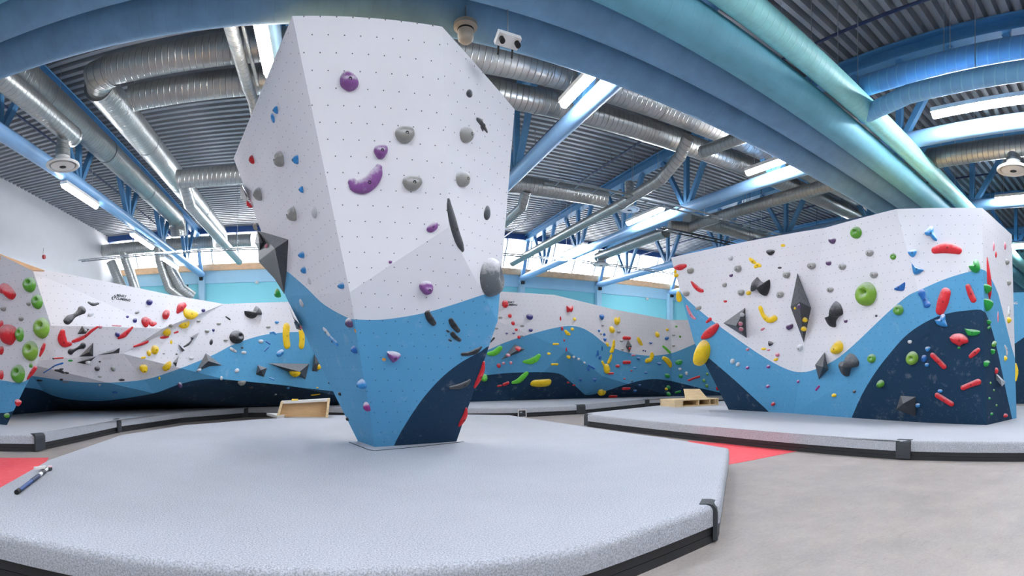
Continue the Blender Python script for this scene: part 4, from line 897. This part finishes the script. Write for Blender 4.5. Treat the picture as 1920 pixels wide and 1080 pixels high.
ROWS = '''
C jug purple 654 153 36 36 30 ; big purple jug hold highest on the front face
C jug grey 759 252 38 32 0 ; upper grey jug hold
C jug purple 714 284 26 27 0 ; purple knob hold
C t purple 661,342,9 667,349,12 683,348,15 697,339,14 706,325,12 710,314,7 h.8 ; big purple crescent hold
C jug grey 773 343 37 29 0 ; lower grey jug hold
C peb grey 873 253 23 30 0 ; upper grey oval hold
C peb grey 866 336 23 29 0 ; lower grey oval hold
C fla charcoal 880 175 11 16 15 ; small dark flake hold near the top
C t charcoal 895,224,3 902,230,5 908,239,4 913,247,2 h.7 ; dark fin hold
C t charcoal 902,238,2 905,244,2 h.7
C t charcoal 841,375,3 843,392,6 848,415,8 855,440,8 862,457,7 867,468,4 h.7 ; long dark horn hold with white chalk
C fla charcoal 913 399 11 28 8 ; dark leaf hold
C peb purple 811 426 25 16 -35 ; chalked purple pinch hold
C chip purple 732 491 7 7 0
C dsh smoke 920 520 44 73 0 ; giant dark dish hold
C jug purple 799 539 26 24 -15 ; purple jug hold on the grey-lit facet
C t black 801,587,5 806,597,6 813,606,5 h.8 ; chalked black stub hold
C t black 845,600,4 850,609,5 859,620,4 h.7 ; upper crossed black hold
C chip black 840 621 8 4 30
C t black 848,625,4 853,631,4 862,638,3 h.7 ; lower crossed black hold
C chip black 844 638 8 4 30
C tri purple 737 667 28 24 10 ; chalk-topped purple wedge hold
C tag orange 720 674 8 6 20
C peb plum 657 605 14 18 0 ; chalk-topped plum hold on the left edge
C tag orange 666 620 5 8 0
C peb blue 666 655 10 15 10
C ball sky 682 719 14 18 0 ; blue ball hold near the foot
C peb magenta 690 762 11 18 10 ; magenta hold near the foot
C t black 867,664,3 880,663,4 893,658,5 902,651,2 h.7 ; upper black horn over the navy paint
C t charcoal 845,727,3 862,724,5 874,719,5 880,714,3 h.7 ; lower dark horn on the navy paint
C t red 907,679,2 904,695,4 897,712,4 890,726,2 h1 ; upper red curved hold on the right edge
C t red 874,766,2 872,778,4 866,790,4 861,798,2 h1 ; lower red curved hold on the right edge
C peb red 474 299 9 16 0 ; red pebble hold on the side face
C jug grey 527 298 20 27 10 ; upper grey jug on the side face
C tri sky 557 299 14 20 0 ; chalked blue wedge on the side face
C tri sky 519 206 10 17 0
C fla sky 512 221 9 18 0
C tri sky 567 355 9 16 0
C peb grey 487 363 15 24 10 ; outer grey hold on the side face
C jug grey 551 401 20 26 10 ; lower grey jug on the side face
C fla white 590 397 15 22 -15
C ball sky 568 477 10 13 0
C peb sky 571 506 10 14 0
C fla white 580 526 8 15 -10
C ball sky 642 535 11 13 0
C fla white 566 568 9 16 -10 ; chalky smear hold on blue paint
C t white 607,616,3 613,622,4 618,629,3 h.7
C t sky 619,631,3 626,639,5 633,645,4 h.7
C v charcoal 515,466 482,432 541,449 538,506 533,552 514,522 484,490 h.16 ; big faceted dark volume
C v charcoal 486,456 482,431 494,455 487,470 477,456 h.35
C peb pink 500 461 8 8 0
C jug leaf 523 549 17 16 0 ; bright green hold under the dark volume
C v charcoal 552,600 541,572 547,590 560,606 559,618 h.4
C v charcoal 558,612 551,603 562,606 566,620 556,617 h.4
C peb pink 565 613 7 8 0
C peb red 468 382 7 14 -20
C v black 459,364 450,349 453,345 464,366 466,383 451,372 h.4
C peb grey 480 425 7 14 0
C peb black 638 738 5 8 0
C peb black 652 785 5 8 -20
C chip black 617 718 3 4 0
R t red 1265,502,2 1275,501,5 1285,498,3 h.9 ; red wedge bar at the outer top corner
R chip yellow 1268 516 9 8 0
R fla yellow 1266 509 5 9 0
R peb grey 1295 507 12 12 0
R t red 1297,529,2 1303,536,4 1311,543,4 1317,545,3 h.7 ; red blade hold on white
R peb grey 1287 550 12 10 0
R fla yellow 1273 556 10 22 -15 ; yellow half disc on the outer edge
R t pink 1288,574,2 1293,585,3 1298,593,3 1303,597,2 h.7 ; chalked red blade hold on blue
R peb grey 1310 577 11 9 0
R t red 1325,604,2 1332,598,3 h.7
R t red 1317,633,3 1326,627,7 1337,618,7 1345,610,4 h.8 ; big red blade hold
R peb yellow 1318 662 26 47 20 ; giant yellow egg hold
R peb white 1370 483 9 10 0
R jug grey 1384 503 14 13 0
R peb plum 1371 516 7 7 0
R peb grey 1359 534 9 9 0
R t yellow 1407,486,3 1412,490,4 1417,493,2 h.6
R t yellow 1416,500,3 1421,497,4 1425,498,3 h.6 ; yellow double crimp hold
R tri black 1445 473 19 14 0 ; black wedge hold at the top
R fla yellow 1468 460 9 6 0
R chip black 1462 502 8 4 0
R jug grey 1475 515 15 12 0
R jug grey 1522 498 16 13 0
R o black 1420,519 1427,527 1434,530 1443,524 1444,540 1438,554 1433,551 1430,541 1423,537 1415,545 1409,544 1411,529 h.45 ; large black saddle hold nearest the outer end
R jug grey 1390 548 13 12 0
R peb yellow 1404 549 9 9 0
R jug grey 1463 552 14 12 0
R chip red 1360 565 7 5 0
R v charcoal 1380,611 1356,606 1397,577 1400,634 h.4 ; grey triangular volume on the wave edge
R peb white 1391 590 9 8 0
R peb pink 1388 607 9 8 0
R peb pink 1389 617 9 8 0
R t yellow 1426,577,4 1430,588,4 1437,597,5 1445,600,5 1453,596,5 h.8 ; yellow banana hold
R fla pink 1430 617 9 5 -25
R peb plum 1481 612 14 12 -20
R v charcoal 1499,566 1495,512 1521,577 1507,643 1482,576 h.55 ; tall kite-shaped dark volume
R peb plum 1499 575 10 8 -20
R chip yellow 1491 578 6 5 0
R ball yellow 1508 599 8 9 0
R ball yellow 1506 616 9 9 0
R o black 1568,564 1577,572 1581,588 1573,594 1568,602 1567,613 1558,611 1550,595 1557,598 1563,592 1565,580 1564,570 h.4 ; black saddle hold below the big green dome
R peb plum 1586 602 7 7 0
R chip charcoal 1643 592 5 5 0
R tri black 1445 644 11 11 20 ; small black eye-shaped hold
R chip yellow 1432 654 10 5 0
R chip pink 1441 656 6 4 0
R peb pink 1458 665 8 8 0
R chip yellow 1455 674 10 6 -15
R peb white 1500 652 11 13 0
R v charcoal 1543,688 1546,660 1553,693 1535,712 1528,684 h.5 ; dark diamond volume on the wave trough
R jug yellow 1571 652 22 23 -25 ; yellow jug hold
R o charcoal 1594,662 1603,666 1611,678 1609,687 1602,687 1596,692 1592,705 1585,703 1577,688 1577,678 1585,678 1592,672 h.45 ; chalked dark saddle hold on the blue wave
R app green 1606 436 20 23 0 ; chalked green ball hold near the top
R peb plum 1561 451 13 12 0 ; upper plum pebble
R peb plum 1554 493 10 10 0
R jug grey 1631 474 15 13 0
R jug grey 1580 500 14 12 0
R app green 1675 481 11 12 0
R jug grey 1639 515 15 13 0
R jug grey 1557 543 13 10 0
R app lime 1626 551 35 45 0 ; giant green dome hold
R o blue 1677,540 1684,536 1693,531 1697,529 1697,537 1694,545 1683,545 1677,543 h.4 ; blue wing hold by the crease
R app green 1685 581 18 20 0
R app green 1635 672 15 17 0
R app lime 1711 671 22 25 0 ; green ring-shaped hold on navy
R ball green 1652 719 13 14 0 ; green ball hold low on navy
R chip pink 1402 655 6 6 0
R ball magenta 1402 689 6 6 0
R ball magenta 1441 687 7 6 0
R ball magenta 1440 724 7 6 0
R ball red 1450 757 7 7 0 ; lowest red knob on the blue wave
R ball magenta 1497 715 5 6 0
R t magenta 1530,731,2 1536,724,2 h.6
R peb yellow 1564 741 9 7 0
R peb charcoal 1602 734 6 6 0
R peb white 1374 677 8 9 0
R peb white 1384 683 7 8 0
R o sky 1733,436 1738,430 1745,424 1750,426 1751,436 1757,448 1756,452 1750,450 1744,443 1736,441 h.45 ; upper blue three-horned hold
R tri sky 1711 475 20 18 -10 ; small blue horned hold on the crease
R o sky 1709,493 1714,498 1722,501 1732,506 1727,511 1718,515 1712,511 h.5 ; middle blue horned hold on the crease
R t red 1753,469,7 1765,466,9 1776,465,10 1788,467,9 1797,470,7 h.6 ; long red bar hold highest on the white panel
R o leaf 1816,499 1824,495 1826,488 1832,487 1836,494 1838,505 1832,511 1826,511 1819,505 h.6 ; bright green block hold on the corner
R t red 1763,582,9 1768,566,11 1773,549,10 h.7 ; wide red capsule hold
R t blue 1728,549,7 1732,558,5 1735,565,5 1738,571,7 h.8 ; blue bone hold
R t red 1815,537,5 1820,551,6 1825,562,6 h.8 ; slim red capsule hold beside the corner
R o sky 1752,600 1761,598 1765,589 1772,590 1773,600 1776,612 1766,612 1757,608 h.5 ; blue shell hold on the navy rim
R o leaf 1808,616 1817,617 1828,618 1838,621 1835,627 1826,630 1815,629 1811,623 h.5 ; green boat hold
R o red 1780,633 1787,627 1799,625 1808,628 1815,635 1815,642 1805,645 1800,649 1793,646 1784,641 h.5 ; red bag-shaped hold
R chip leaf 1798 652 7 5 0
R peb white 1706 641 8 7 0
R tri sky 1740 654 11 12 0
R peb blue 1733 672 10 13 0
R peb sky 1738 684 8 7 0
R t red 1749,666,5 1760,677,5 1770,687,5 h.9 ; red sausage hold below the bag
R t red 1820,668,4 1828,661,5 1834,656,4 h.9
R t red 1806,727,5 1820,721,5 1834,716,6 h.9 ; red sausage hold low on the corner side
R t red 1758,741,5 1771,749,5 1784,757,5 h.9 ; lowest red sausage hold
R peb sky 1763 733 10 6 0
R peb sky 1721 760 9 8 0
R v charcoal 1693,757 1688,742 1717,744 1717,781 1680,768 h.4 ; grey box-shaped volume at the foot
R o leaf 1842,679 1848,676 1855,676 1855,680 1849,683 1847,688 1843,685 h.6 ; green peg hold
R t red 1846,486,1.5 1849,503,4 1853,525,6 1857,548,5 1859,558,2 h.8 ; tall red spike hold
R tri leaf 1849 541 19 22 0 ; upper green horn hold
R tri leaf 1849 570 19 28 0 ; second green horn hold
R tri leaf 1853 604 11 12 0
R chip leaf 1854 614 10 6 -20
R peb green 1863 645 14 10 -20 ; green double bud hold
R tri leaf 1860 659 11 14 0
R fla pink 1863 462 5 18 0
R fla red 1867 477 5 13 0
R fla pink 1884 461 6 15 -10
R peb grey 1887 491 9 11 0
R peb grey 1890 530 8 11 0
R t white 1892,577,3 1891,588,4 h.7
R peb yellow 1890 600 8 12 0 ; yellow hold on the white edge strip
R t white 1881,649,2 1887,656,3 1888,664,3 h.7
R peb yellow 1884 672 6 10 0
R t yellow 1903,683,2 1905,697,4 1903,713,2 h1 ; thin yellow half disc on the far edge
R fla pink 1871 594 4 22 0
R peb red 1867 695 6 12 0
R v white 1876,711 1867,701 1871,702 1886,717 1879,725 1868,712 h.4
R chip green 1857 718 4 5 0
R chip green 1863 732 4 5 0
R chip leaf 1855 747 6 5 0
R chip green 1868 760 4 5 0
R chip leaf 1859 776 7 6 0
R ball red 1884 779 9 8 0 ; red ball hold at the foot of the corner face
L t black 126,602,7 131,597,7 139,592,4 147,587,5 153,582,8 h.7 ; upper black bone hold
L t black 166,567,2 174,571,3 184,569,2 h.6 ; flat black crimp hold
L peb white 170 590 12 8 -15
L peb indigo 280 567 12 11 0 ; upper indigo hold
L peb grey 257 586 9 6 -20
L chip indigo 239 594 6 5 0
L peb indigo 253 601 8 9 0
L peb red 272 604 13 20 -15 ; red hold left of the folded red pair
L t red 279,599,3 284,607,5 291,606,3 h.7
L jug red 311 590 13 19 10 ; red drop hold
L t red 333,585,3 338,577,7 345,572,5 h.7 ; red wing hold touching the yellow crescent
L t yellow 346,581,4 351,588,8 360,590,8 368,589,4 h.7 ; upper yellow crescent hold
L t yellow 335,598,4 340,607,7 348,609,6 352,605,4 h.7 ; lower yellow crescent hold
L peb indigo 381 582 7 7 0
L peb grey 320 610 9 6 0
L peb grey 372 602 8 5 0
L t black 424,594,1.5 431,599,1.5 h.7
L peb grey 410 607 9 5 0
L o black 458,583 466,582 473,584 480,574 488,581 490,590 482,591 475,597 466,596 459,590 h.5 ; black saddle hold near the wall top
L chip indigo 400 619 5 6 0
L peb grey 388 621 9 7 0
L app black 443 632 26 25 0 ; black round dish hold
L peb grey 423 638 9 5 0
L fla black 396 641 6 12 15
L peb grey 503 613 9 5 0
L peb sky 519 604 8 6 0
L t sky 507,624,2 512,623,2 517,626,2 h.7
L t yellow 537,613,7 536,630,7 538,647,7 h.5 ; long yellow plank hold nearest the tower but one
L t yellow 565,621,6 566,636,6 565,648,6 h.5 ; shorter yellow plank hold against the tower edge
L peb white 489 640 9 7 0
L t blue 499,640,1.5 506,645,1.5 h.7
L t blue 496,658,1.5 503,651,1.5 h.7
L peb sky 525 662 15 11 -25 ; light blue hold under the yellow plank
L t white 433,654,3 442,659,2 h.7
L peb white 457 661 10 6 0
L chip charcoal 454 652 5 4 0
L v charcoal 364,634 374,623 359,640 358,632 h.4
L t charcoal 358,640,1.5 352,646,2 345,650,1.5 h.7
L v charcoal 341,652 335,645 347,657 342,660 h.4 ; dark lightning-shaped volume tip
L v charcoal 332,680 336,667 330,688 324,680 h.5 ; dark sliver volume by the yellow holds
L peb white 359 672 9 6 0
L v charcoal 391,677 386,662 417,685 393,687 367,698 h.3 ; grey winged volume on the wave edge
L peb white 373 693 8 5 -15
L peb white 444 695 9 8 -20
L v charcoal 489,694 483,684 501,690 495,707 480,702 h.4 ; small square dark volume
L v charcoal 562,697 503,681 580,682 573,711 h.35 ; long dark wedge volume
L jug yellow 553 698 20 11 10 ; yellow hold on the dark wedge
L v charcoal 591,682 590,661 600,680 595,697 585,696 h.4 ; dark sliver volume at the tower edge
L peb yellow 597 688 6 11 0
L t red 255,650,2 264,645,3 272,640,3 h.7 ; slim red bar below the folded red pair
L t red 302,633,2 308,632,3 315,631,2 h.7
L t red 327,624,1.5 333,622,2 h.7
L peb yellow 312 622 16 11 15 ; yellow knob hold above the red bar
L fla yellow 321 641 5 9 0
L peb yellow 290 656 13 18 15 ; tall yellow hold with a chalky tail
L peb yellow 279 662 8 12 -20
L t yellow 266,671,2 272,670,2 h.6
L jug yellow 269 690 16 13 0 ; low yellow knob hold
L o yellow 304,690 308,684 318,677 321,680 319,688 314,691 307,694 h.5 ; yellow wing hold
L t red 117,622,5 116,634,8 121,644,7 131,645,4 h.7 ; big red hook hold
L t red 137,640,3 148,636,4 160,630,3 172,620,3 183,613,2 h.6 ; long thin red arm hold
L peb pink 188 613 8 6 0
L t red 223,633,3 232,628,5 240,621,4 248,614,2 h.7 ; red feather hold
L peb indigo 220 627 9 10 0
L t pink 211,610,1.5 226,611,1.5 h.6
L v charcoal 158,618 145,627 154,611 168,617 161,626 h.4 ; small dark pyramid above the red arm
L peb grey 160 620 6 5 0
L t black 133,659,6 140,656,3 148,652,3 155,648,6 h.7 ; lower black bone hold
L v black 167,660 175,642 148,669 175,668 h.35 ; black triangular volume
L v black 212,660 225,652 182,666 224,662 h.3 ; black sliver volume on the roof lip
L v black 166,675 181,668 143,680 164,684 h.3 ; black sliver volume hanging under the lip
L peb white 165 679 11 7 0
L t black 104,694,2 112,695,3 119,699,2 h.7 ; black claw hold under the roof
L chip black 125 699 9 4 10
L chip black 115 692 9 4 -10
L t blue 82,699,1.2 93,692,1.2 104,685,1.5 117,681,2 h.7 ; thin blue squiggle hold
L t red 101,672,1.5 118,671,1.5 h.7
L ball black 100 672 4 4 0
L peb charcoal 182 691 10 8 0
L peb grey 212 691 9 9 0
L chip grey 187 706 7 4 0
L chip black 115 711 7 5 0
L fla grey 123 716 14 4 0
L chip white 187 721 6 4 0
L fla black 228 712 12 4 0
L fla blue 215 735 10 7 0 ; dark oval hold on the shaded wave
L chip black 187 678 5 3 0
L fla black 74 713 12 6 0
L fla leaf 132 676 10 4 0
L ball plum 337 721 9 9 0 ; plum knob on the navy rim
L jug grey 453 716 15 9 0 ; grey-brown hold on the navy rim
L fla charcoal 471 726 10 6 20
L chip white 415 709 5 8 0
L t sky 506,709,1.5 514,712,1.5 h.7
L chip yellow 299 709 4 6 0
L t yellow 585,741,1.5 590,740,2 598,738,1.5 h.7 ; low yellow crimp by the tower foot
L chip sky 540 727 6 4 0
L chip white 517 739 5 3 0
L chip charcoal 331 664 4 3 0
L chip grey 307 663 5 3 0
L chip yellow 595 727 4 3 0
B jug red 947 570 12 14 0 ; red jug over the lettering
B fla grey 938 595 8 4 0
B peb red 956 592 7 8 -15
B peb red 962 606 7 8 -15
B peb red 968 618 6 5 0
B fla grey 979 611 8 5 0
B fla grey 931 616 7 4 0
B peb indigo 993 594 12 11 0 ; round indigo hold
B tri indigo 950 625 7 4 0
B tri indigo 963 625 7 4 0
B peb indigo 995 619 8 6 0
B peb red 973 632 6 7 0
B t charcoal 920,641,1.5 926,634,2 h.6
B fla grey 978 630 8 3 0
B t neon 917,663,4 928,661,6 937,653,5 h.6 ; green plank hold nearest the tower
B v charcoal 973,655 966,645 984,655 972,662 939,675 h.4 ; long dark volume with a red hold
B jug red 972 654 9 9 0
B peb pink 953 666 8 6 0
B t neon 983,678,3 995,677,6 1004,673,6 1010,667,4 h.6 ; green plank hold under the long dark volume
B ball red 935 685 8 8 0
B peb pink 944 681 6 5 0
B peb pink 958 680 6 6 0
B t yellow 1038,645,2 1046,645,2 h.7
B peb yellow 1029 663 7 5 0
B t yellow 1035,683,2 1045,683,2 h.7
B t neon 962,717,3 972,714,5 981,706,5 987,700,4 h.6 ; green plank hold on the navy rim
B t yellow 1001,718,6 1013,718,7 1026,717,7 h.6 ; thick yellow bar on navy
B jug neon 907 708 13 14 0 ; green knob half hidden by the tower
B t red 925,725,2 939,723,2 h.7
B t red 945,721,3 952,718,3 h.7
B fla red 1051 597 3 9 0
B peb red 1054 616 4 8 0
B chip red 1058 638 3 5 0
B fla red 1062 655 3 8 0 ; thin red hold on the ridge
B peb yellow 1066 669 8 6 0
B chip white 1076 669 6 4 0
B chip white 1085 673 6 4 0
B chip white 1096 680 5 4 0
B o red 1062,573 1066,575 1070,575 1074,573 1074,580 1071,585 1067,583 1063,585 h.5 ; red crown-shaped hold
B ball yellow 1077 598 6 6 0
B t yellow 1060,620,2 1064,625,3 1068,627,2 h.7
B peb yellow 1073 617 6 6 0 ; yellow knob at the top of the pale blue bay
B tri blue 1128 594 10 14 0 ; blue wedge near the wall top
B peb yellow 1156 602 9 14 -10 ; larger yellow hold near the wall top
B fla yellow 1161 600 4 12 0
B peb grey 1130 610 5 4 0
B tri blue 1123 620 5 7 0
B peb yellow 1147 618 9 13 -15
B peb grey 1160 622 7 5 0
B fla blue 1133 627 5 6 0
B tri blue 1134 636 7 9 0
B peb grey 1127 626 4 4 0
B t red 1170,633,3 1180,634,3 h.8 ; red bar above the small kite volume
B v charcoal 1179,649 1178,637 1185,649 1180,662 1173,649 h.5 ; small dark kite volume
B chip red 1180 653 6 5 0
B peb grey 1165 639 6 4 0
B peb grey 1167 655 5 4 0
B t yellow 1151,639,2 1150,649,3 1147,658,4 h.7 ; long yellow hold in the pale blue bay
B peb yellow 1139 646 5 9 -20
B t yellow 1146,666,2 1144,673,3 1141,679,3 h.7
B jug yellow 1137 691 11 18 0 ; yellow cluster hold on the ridge corner
B t yellow 1129,678,2 1133,685,2 h.7
B fla blue 1129 653 3 11 0
B fla blue 1121 662 4 12 0
B fla blue 1125 670 5 9 20
B fla blue 1118 667 2 7 0
B t blue 1104,685,2 1114,691,2 h.6 ; blue rib on the ridge
B fla blue 1103 692 5 9 -15
B tri blue 1088 712 7 8 0
B tri blue 1115 712 8 9 0
B t red 1141,700,2 1149,700,2 h.8
B peb red 1158 686 8 6 0
B t red 1170,679,3 1180,679,3 h.8 ; red bar under the small kite volume
B t pink 1185,666,1.5 1190,666,1.5 h.8
B tri blue 1197 672 7 6 0
B t yellow 1196,634,2 1199,640,3 1203,646,2 h.7 ; slim yellow rib on white
B peb yellow 1232 627 7 11 -20
B tri blue 1220 643 7 5 0
B peb blue 1250 634 8 6 -15
B chip yellow 1251 618 5 5 0
B chip grey 1263 628 6 4 0
B chip green 1268 612 5 4 0
B chip green 1275 631 4 5 -20
B chip grey 1263 648 6 4 0
B t neon 1243,649,1.5 1250,655,2 1256,661,2 h.6 ; green blade hold
B t yellow 1213,676,4 1219,674,4 1222,668,4 1222,663,3 h.7 ; yellow banana hold nearest the green blade
B t yellow 1244,671,3 1250,675,4 1255,681,4 1257,686,3 h.7 ; orange-yellow banana hold
B tri blue 1236 682 9 7 0
B jug leaf 1273 679 14 9 -10 ; green cluster hold
B peb leaf 1251 704 9 8 0
B peb leaf 1276 705 8 7 0
B peb white 1275 692 6 5 0
B peb white 1287 700 6 7 0
B t red 1291,713,2 1301,709,2 1311,706,2 h.7 ; slim red stick hold
B ball green 1326 701 5 5 0
B ball green 1320 713 6 6 0
B ball green 1325 723 6 6 0 ; lowest green knob by the wide boulder
B chip sky 1190 690 6 4 0
B chip blue 1211 699 6 4 0
B chip indigo 1206 657 3 3 0
B chip indigo 1210 658 3 3 0
B t red 1169,728,3 1179,728,3 h.8 ; red bar on navy
B t red 1144,743,3 1154,743,3 h.8 ; lowest red bar by the mat
B o yellow 1121,730 1126,728 1131,731 1136,733 1133,737 1127,740 1122,738 h.5 ; yellow bird-shaped hold at the ridge foot
B tri blue 1190 732 7 6 0
B tri blue 1199 722 6 4 0
B jug leaf 1253 726 7 7 0 ; green bud at the head of a chain
B ball yellow 1249 729 5 5 0
B ball leaf 1253 738 7 8 0
B t leaf 1267,736,2 1275,734,2 h.6
B peb red 1345 728 6 8 0
B chip red 1171 710 4 3 0
B chip red 1184 695 4 3 0
B chip red 1065 717 5 3 -15
B chip red 1076 722 6 3 0
B chip charcoal 1185 715 4 3 0
G app green 57 534 21 29 -10 ; highest big green dimpled hold
G app green 71 566 18 28 -10 ; green dimpled hold below the highest one
G app lime 80 615 26 40 0 ; largest lime dimpled hold on the outer edge
G app green 38 627 14 28 0 ; green dimpled hold behind a red dome
G app lime 59 658 25 38 0 ; lime dimpled hold under the largest one
G app green 36 701 22 35 0 ; lowest lime dimpled hold
G o red 3,538 8,531 16,534 24,542 30,551 28,558 22,562 17,552 10,549 3,550 h.6 ; red hooked hold
G peb red 18 627 28 38 10 ; big red dome hold
G peb grey 7 579 10 10 0
G peb grey 54 570 8 8 0
G peb grey 40 598 9 9 0
G peb red 3 609 7 18 0
G peb red 3 657 8 17 0
G peb red 3 703 8 18 0
G t red 83,646,3 80,655,4 75,667,2 h.8 ; red blade on the outer edge
G t red 66,690,4 60,699,4 52,710,2 h.8 ; chalked red blade low on the outer edge
G fla green 58 685 7 10 0
G tri red 35 755 12 17 20 ; red wedge near the foot
G ball green 14 779 9 10 0
'''
for i_, r_ in enumerate(sorted([r for r in ROWS.strip().split('\n') if r.strip()], key=lambda q: q.split()[1] != 'v')): hold_row(r_, i_*7+3)
label_holds()
# ------------------------------------------------------------------ loose things on the mats
# tilted plywood kicker box on the front mat's far edge
Yk = 14.3
def kick():
    A = at_z(516, 785, T); base = [at_Y(x, y, Yk) for x, y in ((518, 784), (615, 779), (619, 748), (526, 753))]
    t = thing('kicker_box', ((base[0].x+base[1].x)/2, Yk, T), 'open-backed plywood box leaning back on the front mat, pale rim', 'plywood box')
    zb = T; b0, b1 = Vector((base[0].x, Yk, zb)), Vector((base[1].x, Yk, zb)); t1, t0 = base[2], base[3]
    for p in (t0, t1): p.y = Yk+.1
    th = .05; dp = Vector((0, .36, 0))
    def rim(nm, a, b, w, off, mt):
        a, b = Vector(a), Vector(b); V = [a, b, b+off, a+off]; V += [p+dp for p in V]
        put(nm, V, [(0, 1, 2, 3), (7, 6, 5, 4), (0, 4, 5, 1), (1, 5, 6, 2), (2, 6, 7, 3), (3, 7, 4, 0)], mt, t)
    rim('top_board', t0, t1, 0, Vector((0, 0, -.07)), 'white_plastic')
    d = (b0-t0).normalized(); rim('side_board', t0, b0, 0, Vector((.07, 0, 0)), 'plywood_pale'); rim('side_board', t1, b1, 0, Vector((-.07, 0, 0)), 'plywood_pale')
    q = [b0+Vector((.05, .22, 0)), b1+Vector((-.05, .22, 0)), t1+Vector((-.05, .22, -.05)), t0+Vector((.05, .22, -.05))]
    q += [p+Vector((0, .03, 0)) for p in q]
    put('back_sheet', q, [(0, 1, 2, 3), (7, 6, 5, 4), (0, 4, 5, 1), (1, 5, 6, 2), (2, 6, 7, 3), (3, 7, 4, 0)], 'plywood', t)
    lo = at_Y(500, 774, Yk+.5); a = at_Y(519, 783, Yk)
    V = [lo, lo+Vector((.55, 0, 0)), a+Vector((.2, 0, .05)), a+Vector((0, 0, .05))]; V += [p-Vector((0, 0, .07)) for p in V]
    put('side_wing', V, [(0, 1, 2, 3), (7, 6, 5, 4), (0, 4, 5, 1), (1, 5, 6, 2), (2, 6, 7, 3), (3, 7, 4, 0)], 'white_plastic', t)
    c = at_Y(553, 749.5, Yk+.2); v, f = box(c+Vector((0, 0, -.01)), (.17, .1, .06)); put('yellow_grip', v, f, 'hold_yellow', t)
kick()
# low plywood box with cubby holes and a sloped back on the wide boulder's mat
def cubby():
    Yc = 14.6; x0, x1 = at_Y(1266, 755, Yc).x, at_Y(1348, 755, Yc).x; zt = at_Y(1300, 748.5, Yc).z; zb = T
    t = thing('cubby_box', ((x0+x1)/2, Yc, zb), 'low pale plywood box with open cubby holes and a sloped back board', 'plywood box')
    D = .9; cx = (x0+x1)/2; h_ = zt-zb
    def bx(nm, c, s, m='plywood_pale'): v, f = box(c, s); put(nm, v, f, m, t)
    bx('top_board', (cx, Yc+D/2, zt-.02), (x1-x0, D, .04)); bx('bottom_board', (cx, Yc+D/2, zb+.02), (x1-x0, D, .04)); bx('back_sheet', (cx, Yc+D-.02, zb+h_/2), (x1-x0, .03, h_-.08), 'plywood')
    for x in (1266, 1280.5, 1311, 1332, 1343, 1347.5):
        X = at_Y(x, 755, Yc).x; X = min(max(X, x0+.02), x1-.02); bx('divider', (X, Yc+D/2, zb+h_/2), (.04, D-.04, h_-.08))
    X0, X1 = at_Y(1266, 755, Yc).x, at_Y(1279, 755, Yc).x; bx('front_panel', ((X0+X1)/2, Yc+.02, zb+h_/2), (X1-X0, .03, h_-.08))
    P = [at_Y(x, y, Yc+.35) for x, y in ((1287, 748.3), (1328, 748.3), (1320, 729.5), (1291, 729.5))]
    for p in P[2:]: p.y += .25
    P += [p+Vector((0, .05, 0)) for p in P]
    put('sloped_board', P, [(0, 1, 2, 3), (7, 6, 5, 4), (0, 4, 5, 1), (1, 5, 6, 2), (2, 6, 7, 3), (3, 7, 4, 0)], 'plywood_pale', t)
cubby()
# telescopic brush pole lying on the front mat
def brush():
    a, b = at_z(31, 923, T+.025), at_z(93, 876, T+.025); t = thing('brush_pole', a, 'dark telescopic hold-brushing pole with pale bands lying on the front mat', 'brush pole')
    L_ = lambda k: a.lerp(b, k); d = (b-a).normalized(); s = Vector((-d.y, d.x, 0))
    def seg(nm, k0, k1, r, m): v, f, u = tube([L_(k0), L_(k1)], r, 12); put(nm, v, f, m, t, uvs=u, smooth=True, auto=.7)
    seg('rubber_cap', 0, .06, .026, 'soft_dark'); seg('lower_tube', .05, .42, .021, 'navy_steel'); seg('middle_tube', .40, .64, .024, 'dark_pipe'); seg('paper_band', .62, .70, .0245, 'white_plastic')
    seg('clamp', .70, .80, .026, 'dark_steel'); seg('upper_tube', .78, .94, .018, 'white_plastic')
    v, f = beam(L_(.92)-s*.05, L_(.95)+s*.10, .05, .03); put('brush_head', v, f, 'dark_steel', t)
    v, f = beam(L_(.93)+s*.03+Vector((0, 0, .02)), L_(.84)+s*.14+Vector((0, 0, .02)), .03, .035); put('bristles', v, f, 'white_plastic', t)
    v, f = beam(L_(.97)-s*.02, L_(1.03)+s*.01, .05, .03); put('bristles', v, f, 'hold_pink', t)
brush()
# little framed sign on the side of the rear mat
def sign():
    Y = 17.25; t = thing('framed_sign', at_Y(978, 775, Y), 'small white-framed dark sign leaning on the rear mat edge', 'sign')
    c = [at_Y(x, y, Y) for x, y in ((971.5, 769), (986, 768.5), (986.5, 781.5), (971.5, 782.5))]
    q = c+[p+Vector((0, .03, 0)) for p in c]
    put('face', q, [(0, 1, 2, 3), (7, 6, 5, 4), (0, 4, 5, 1), (1, 5, 6, 2), (2, 6, 7, 3), (3, 7, 4, 0)], 'dark_steel', t)
    for i in range(4): v, f = beam(c[i]-Vector((0, .012, 0)), c[(i+1) % 4]-Vector((0, .012, 0)), .025, .025); put('frame_bar', v, f, 'white_plastic', t)
    v, f = box((c[0]+(c[2]-c[0])*.33)-Vector((0, .01, 0)), (.09, .01, .05)); put('printed_patch', v, f, 'zinc', t)
sign()
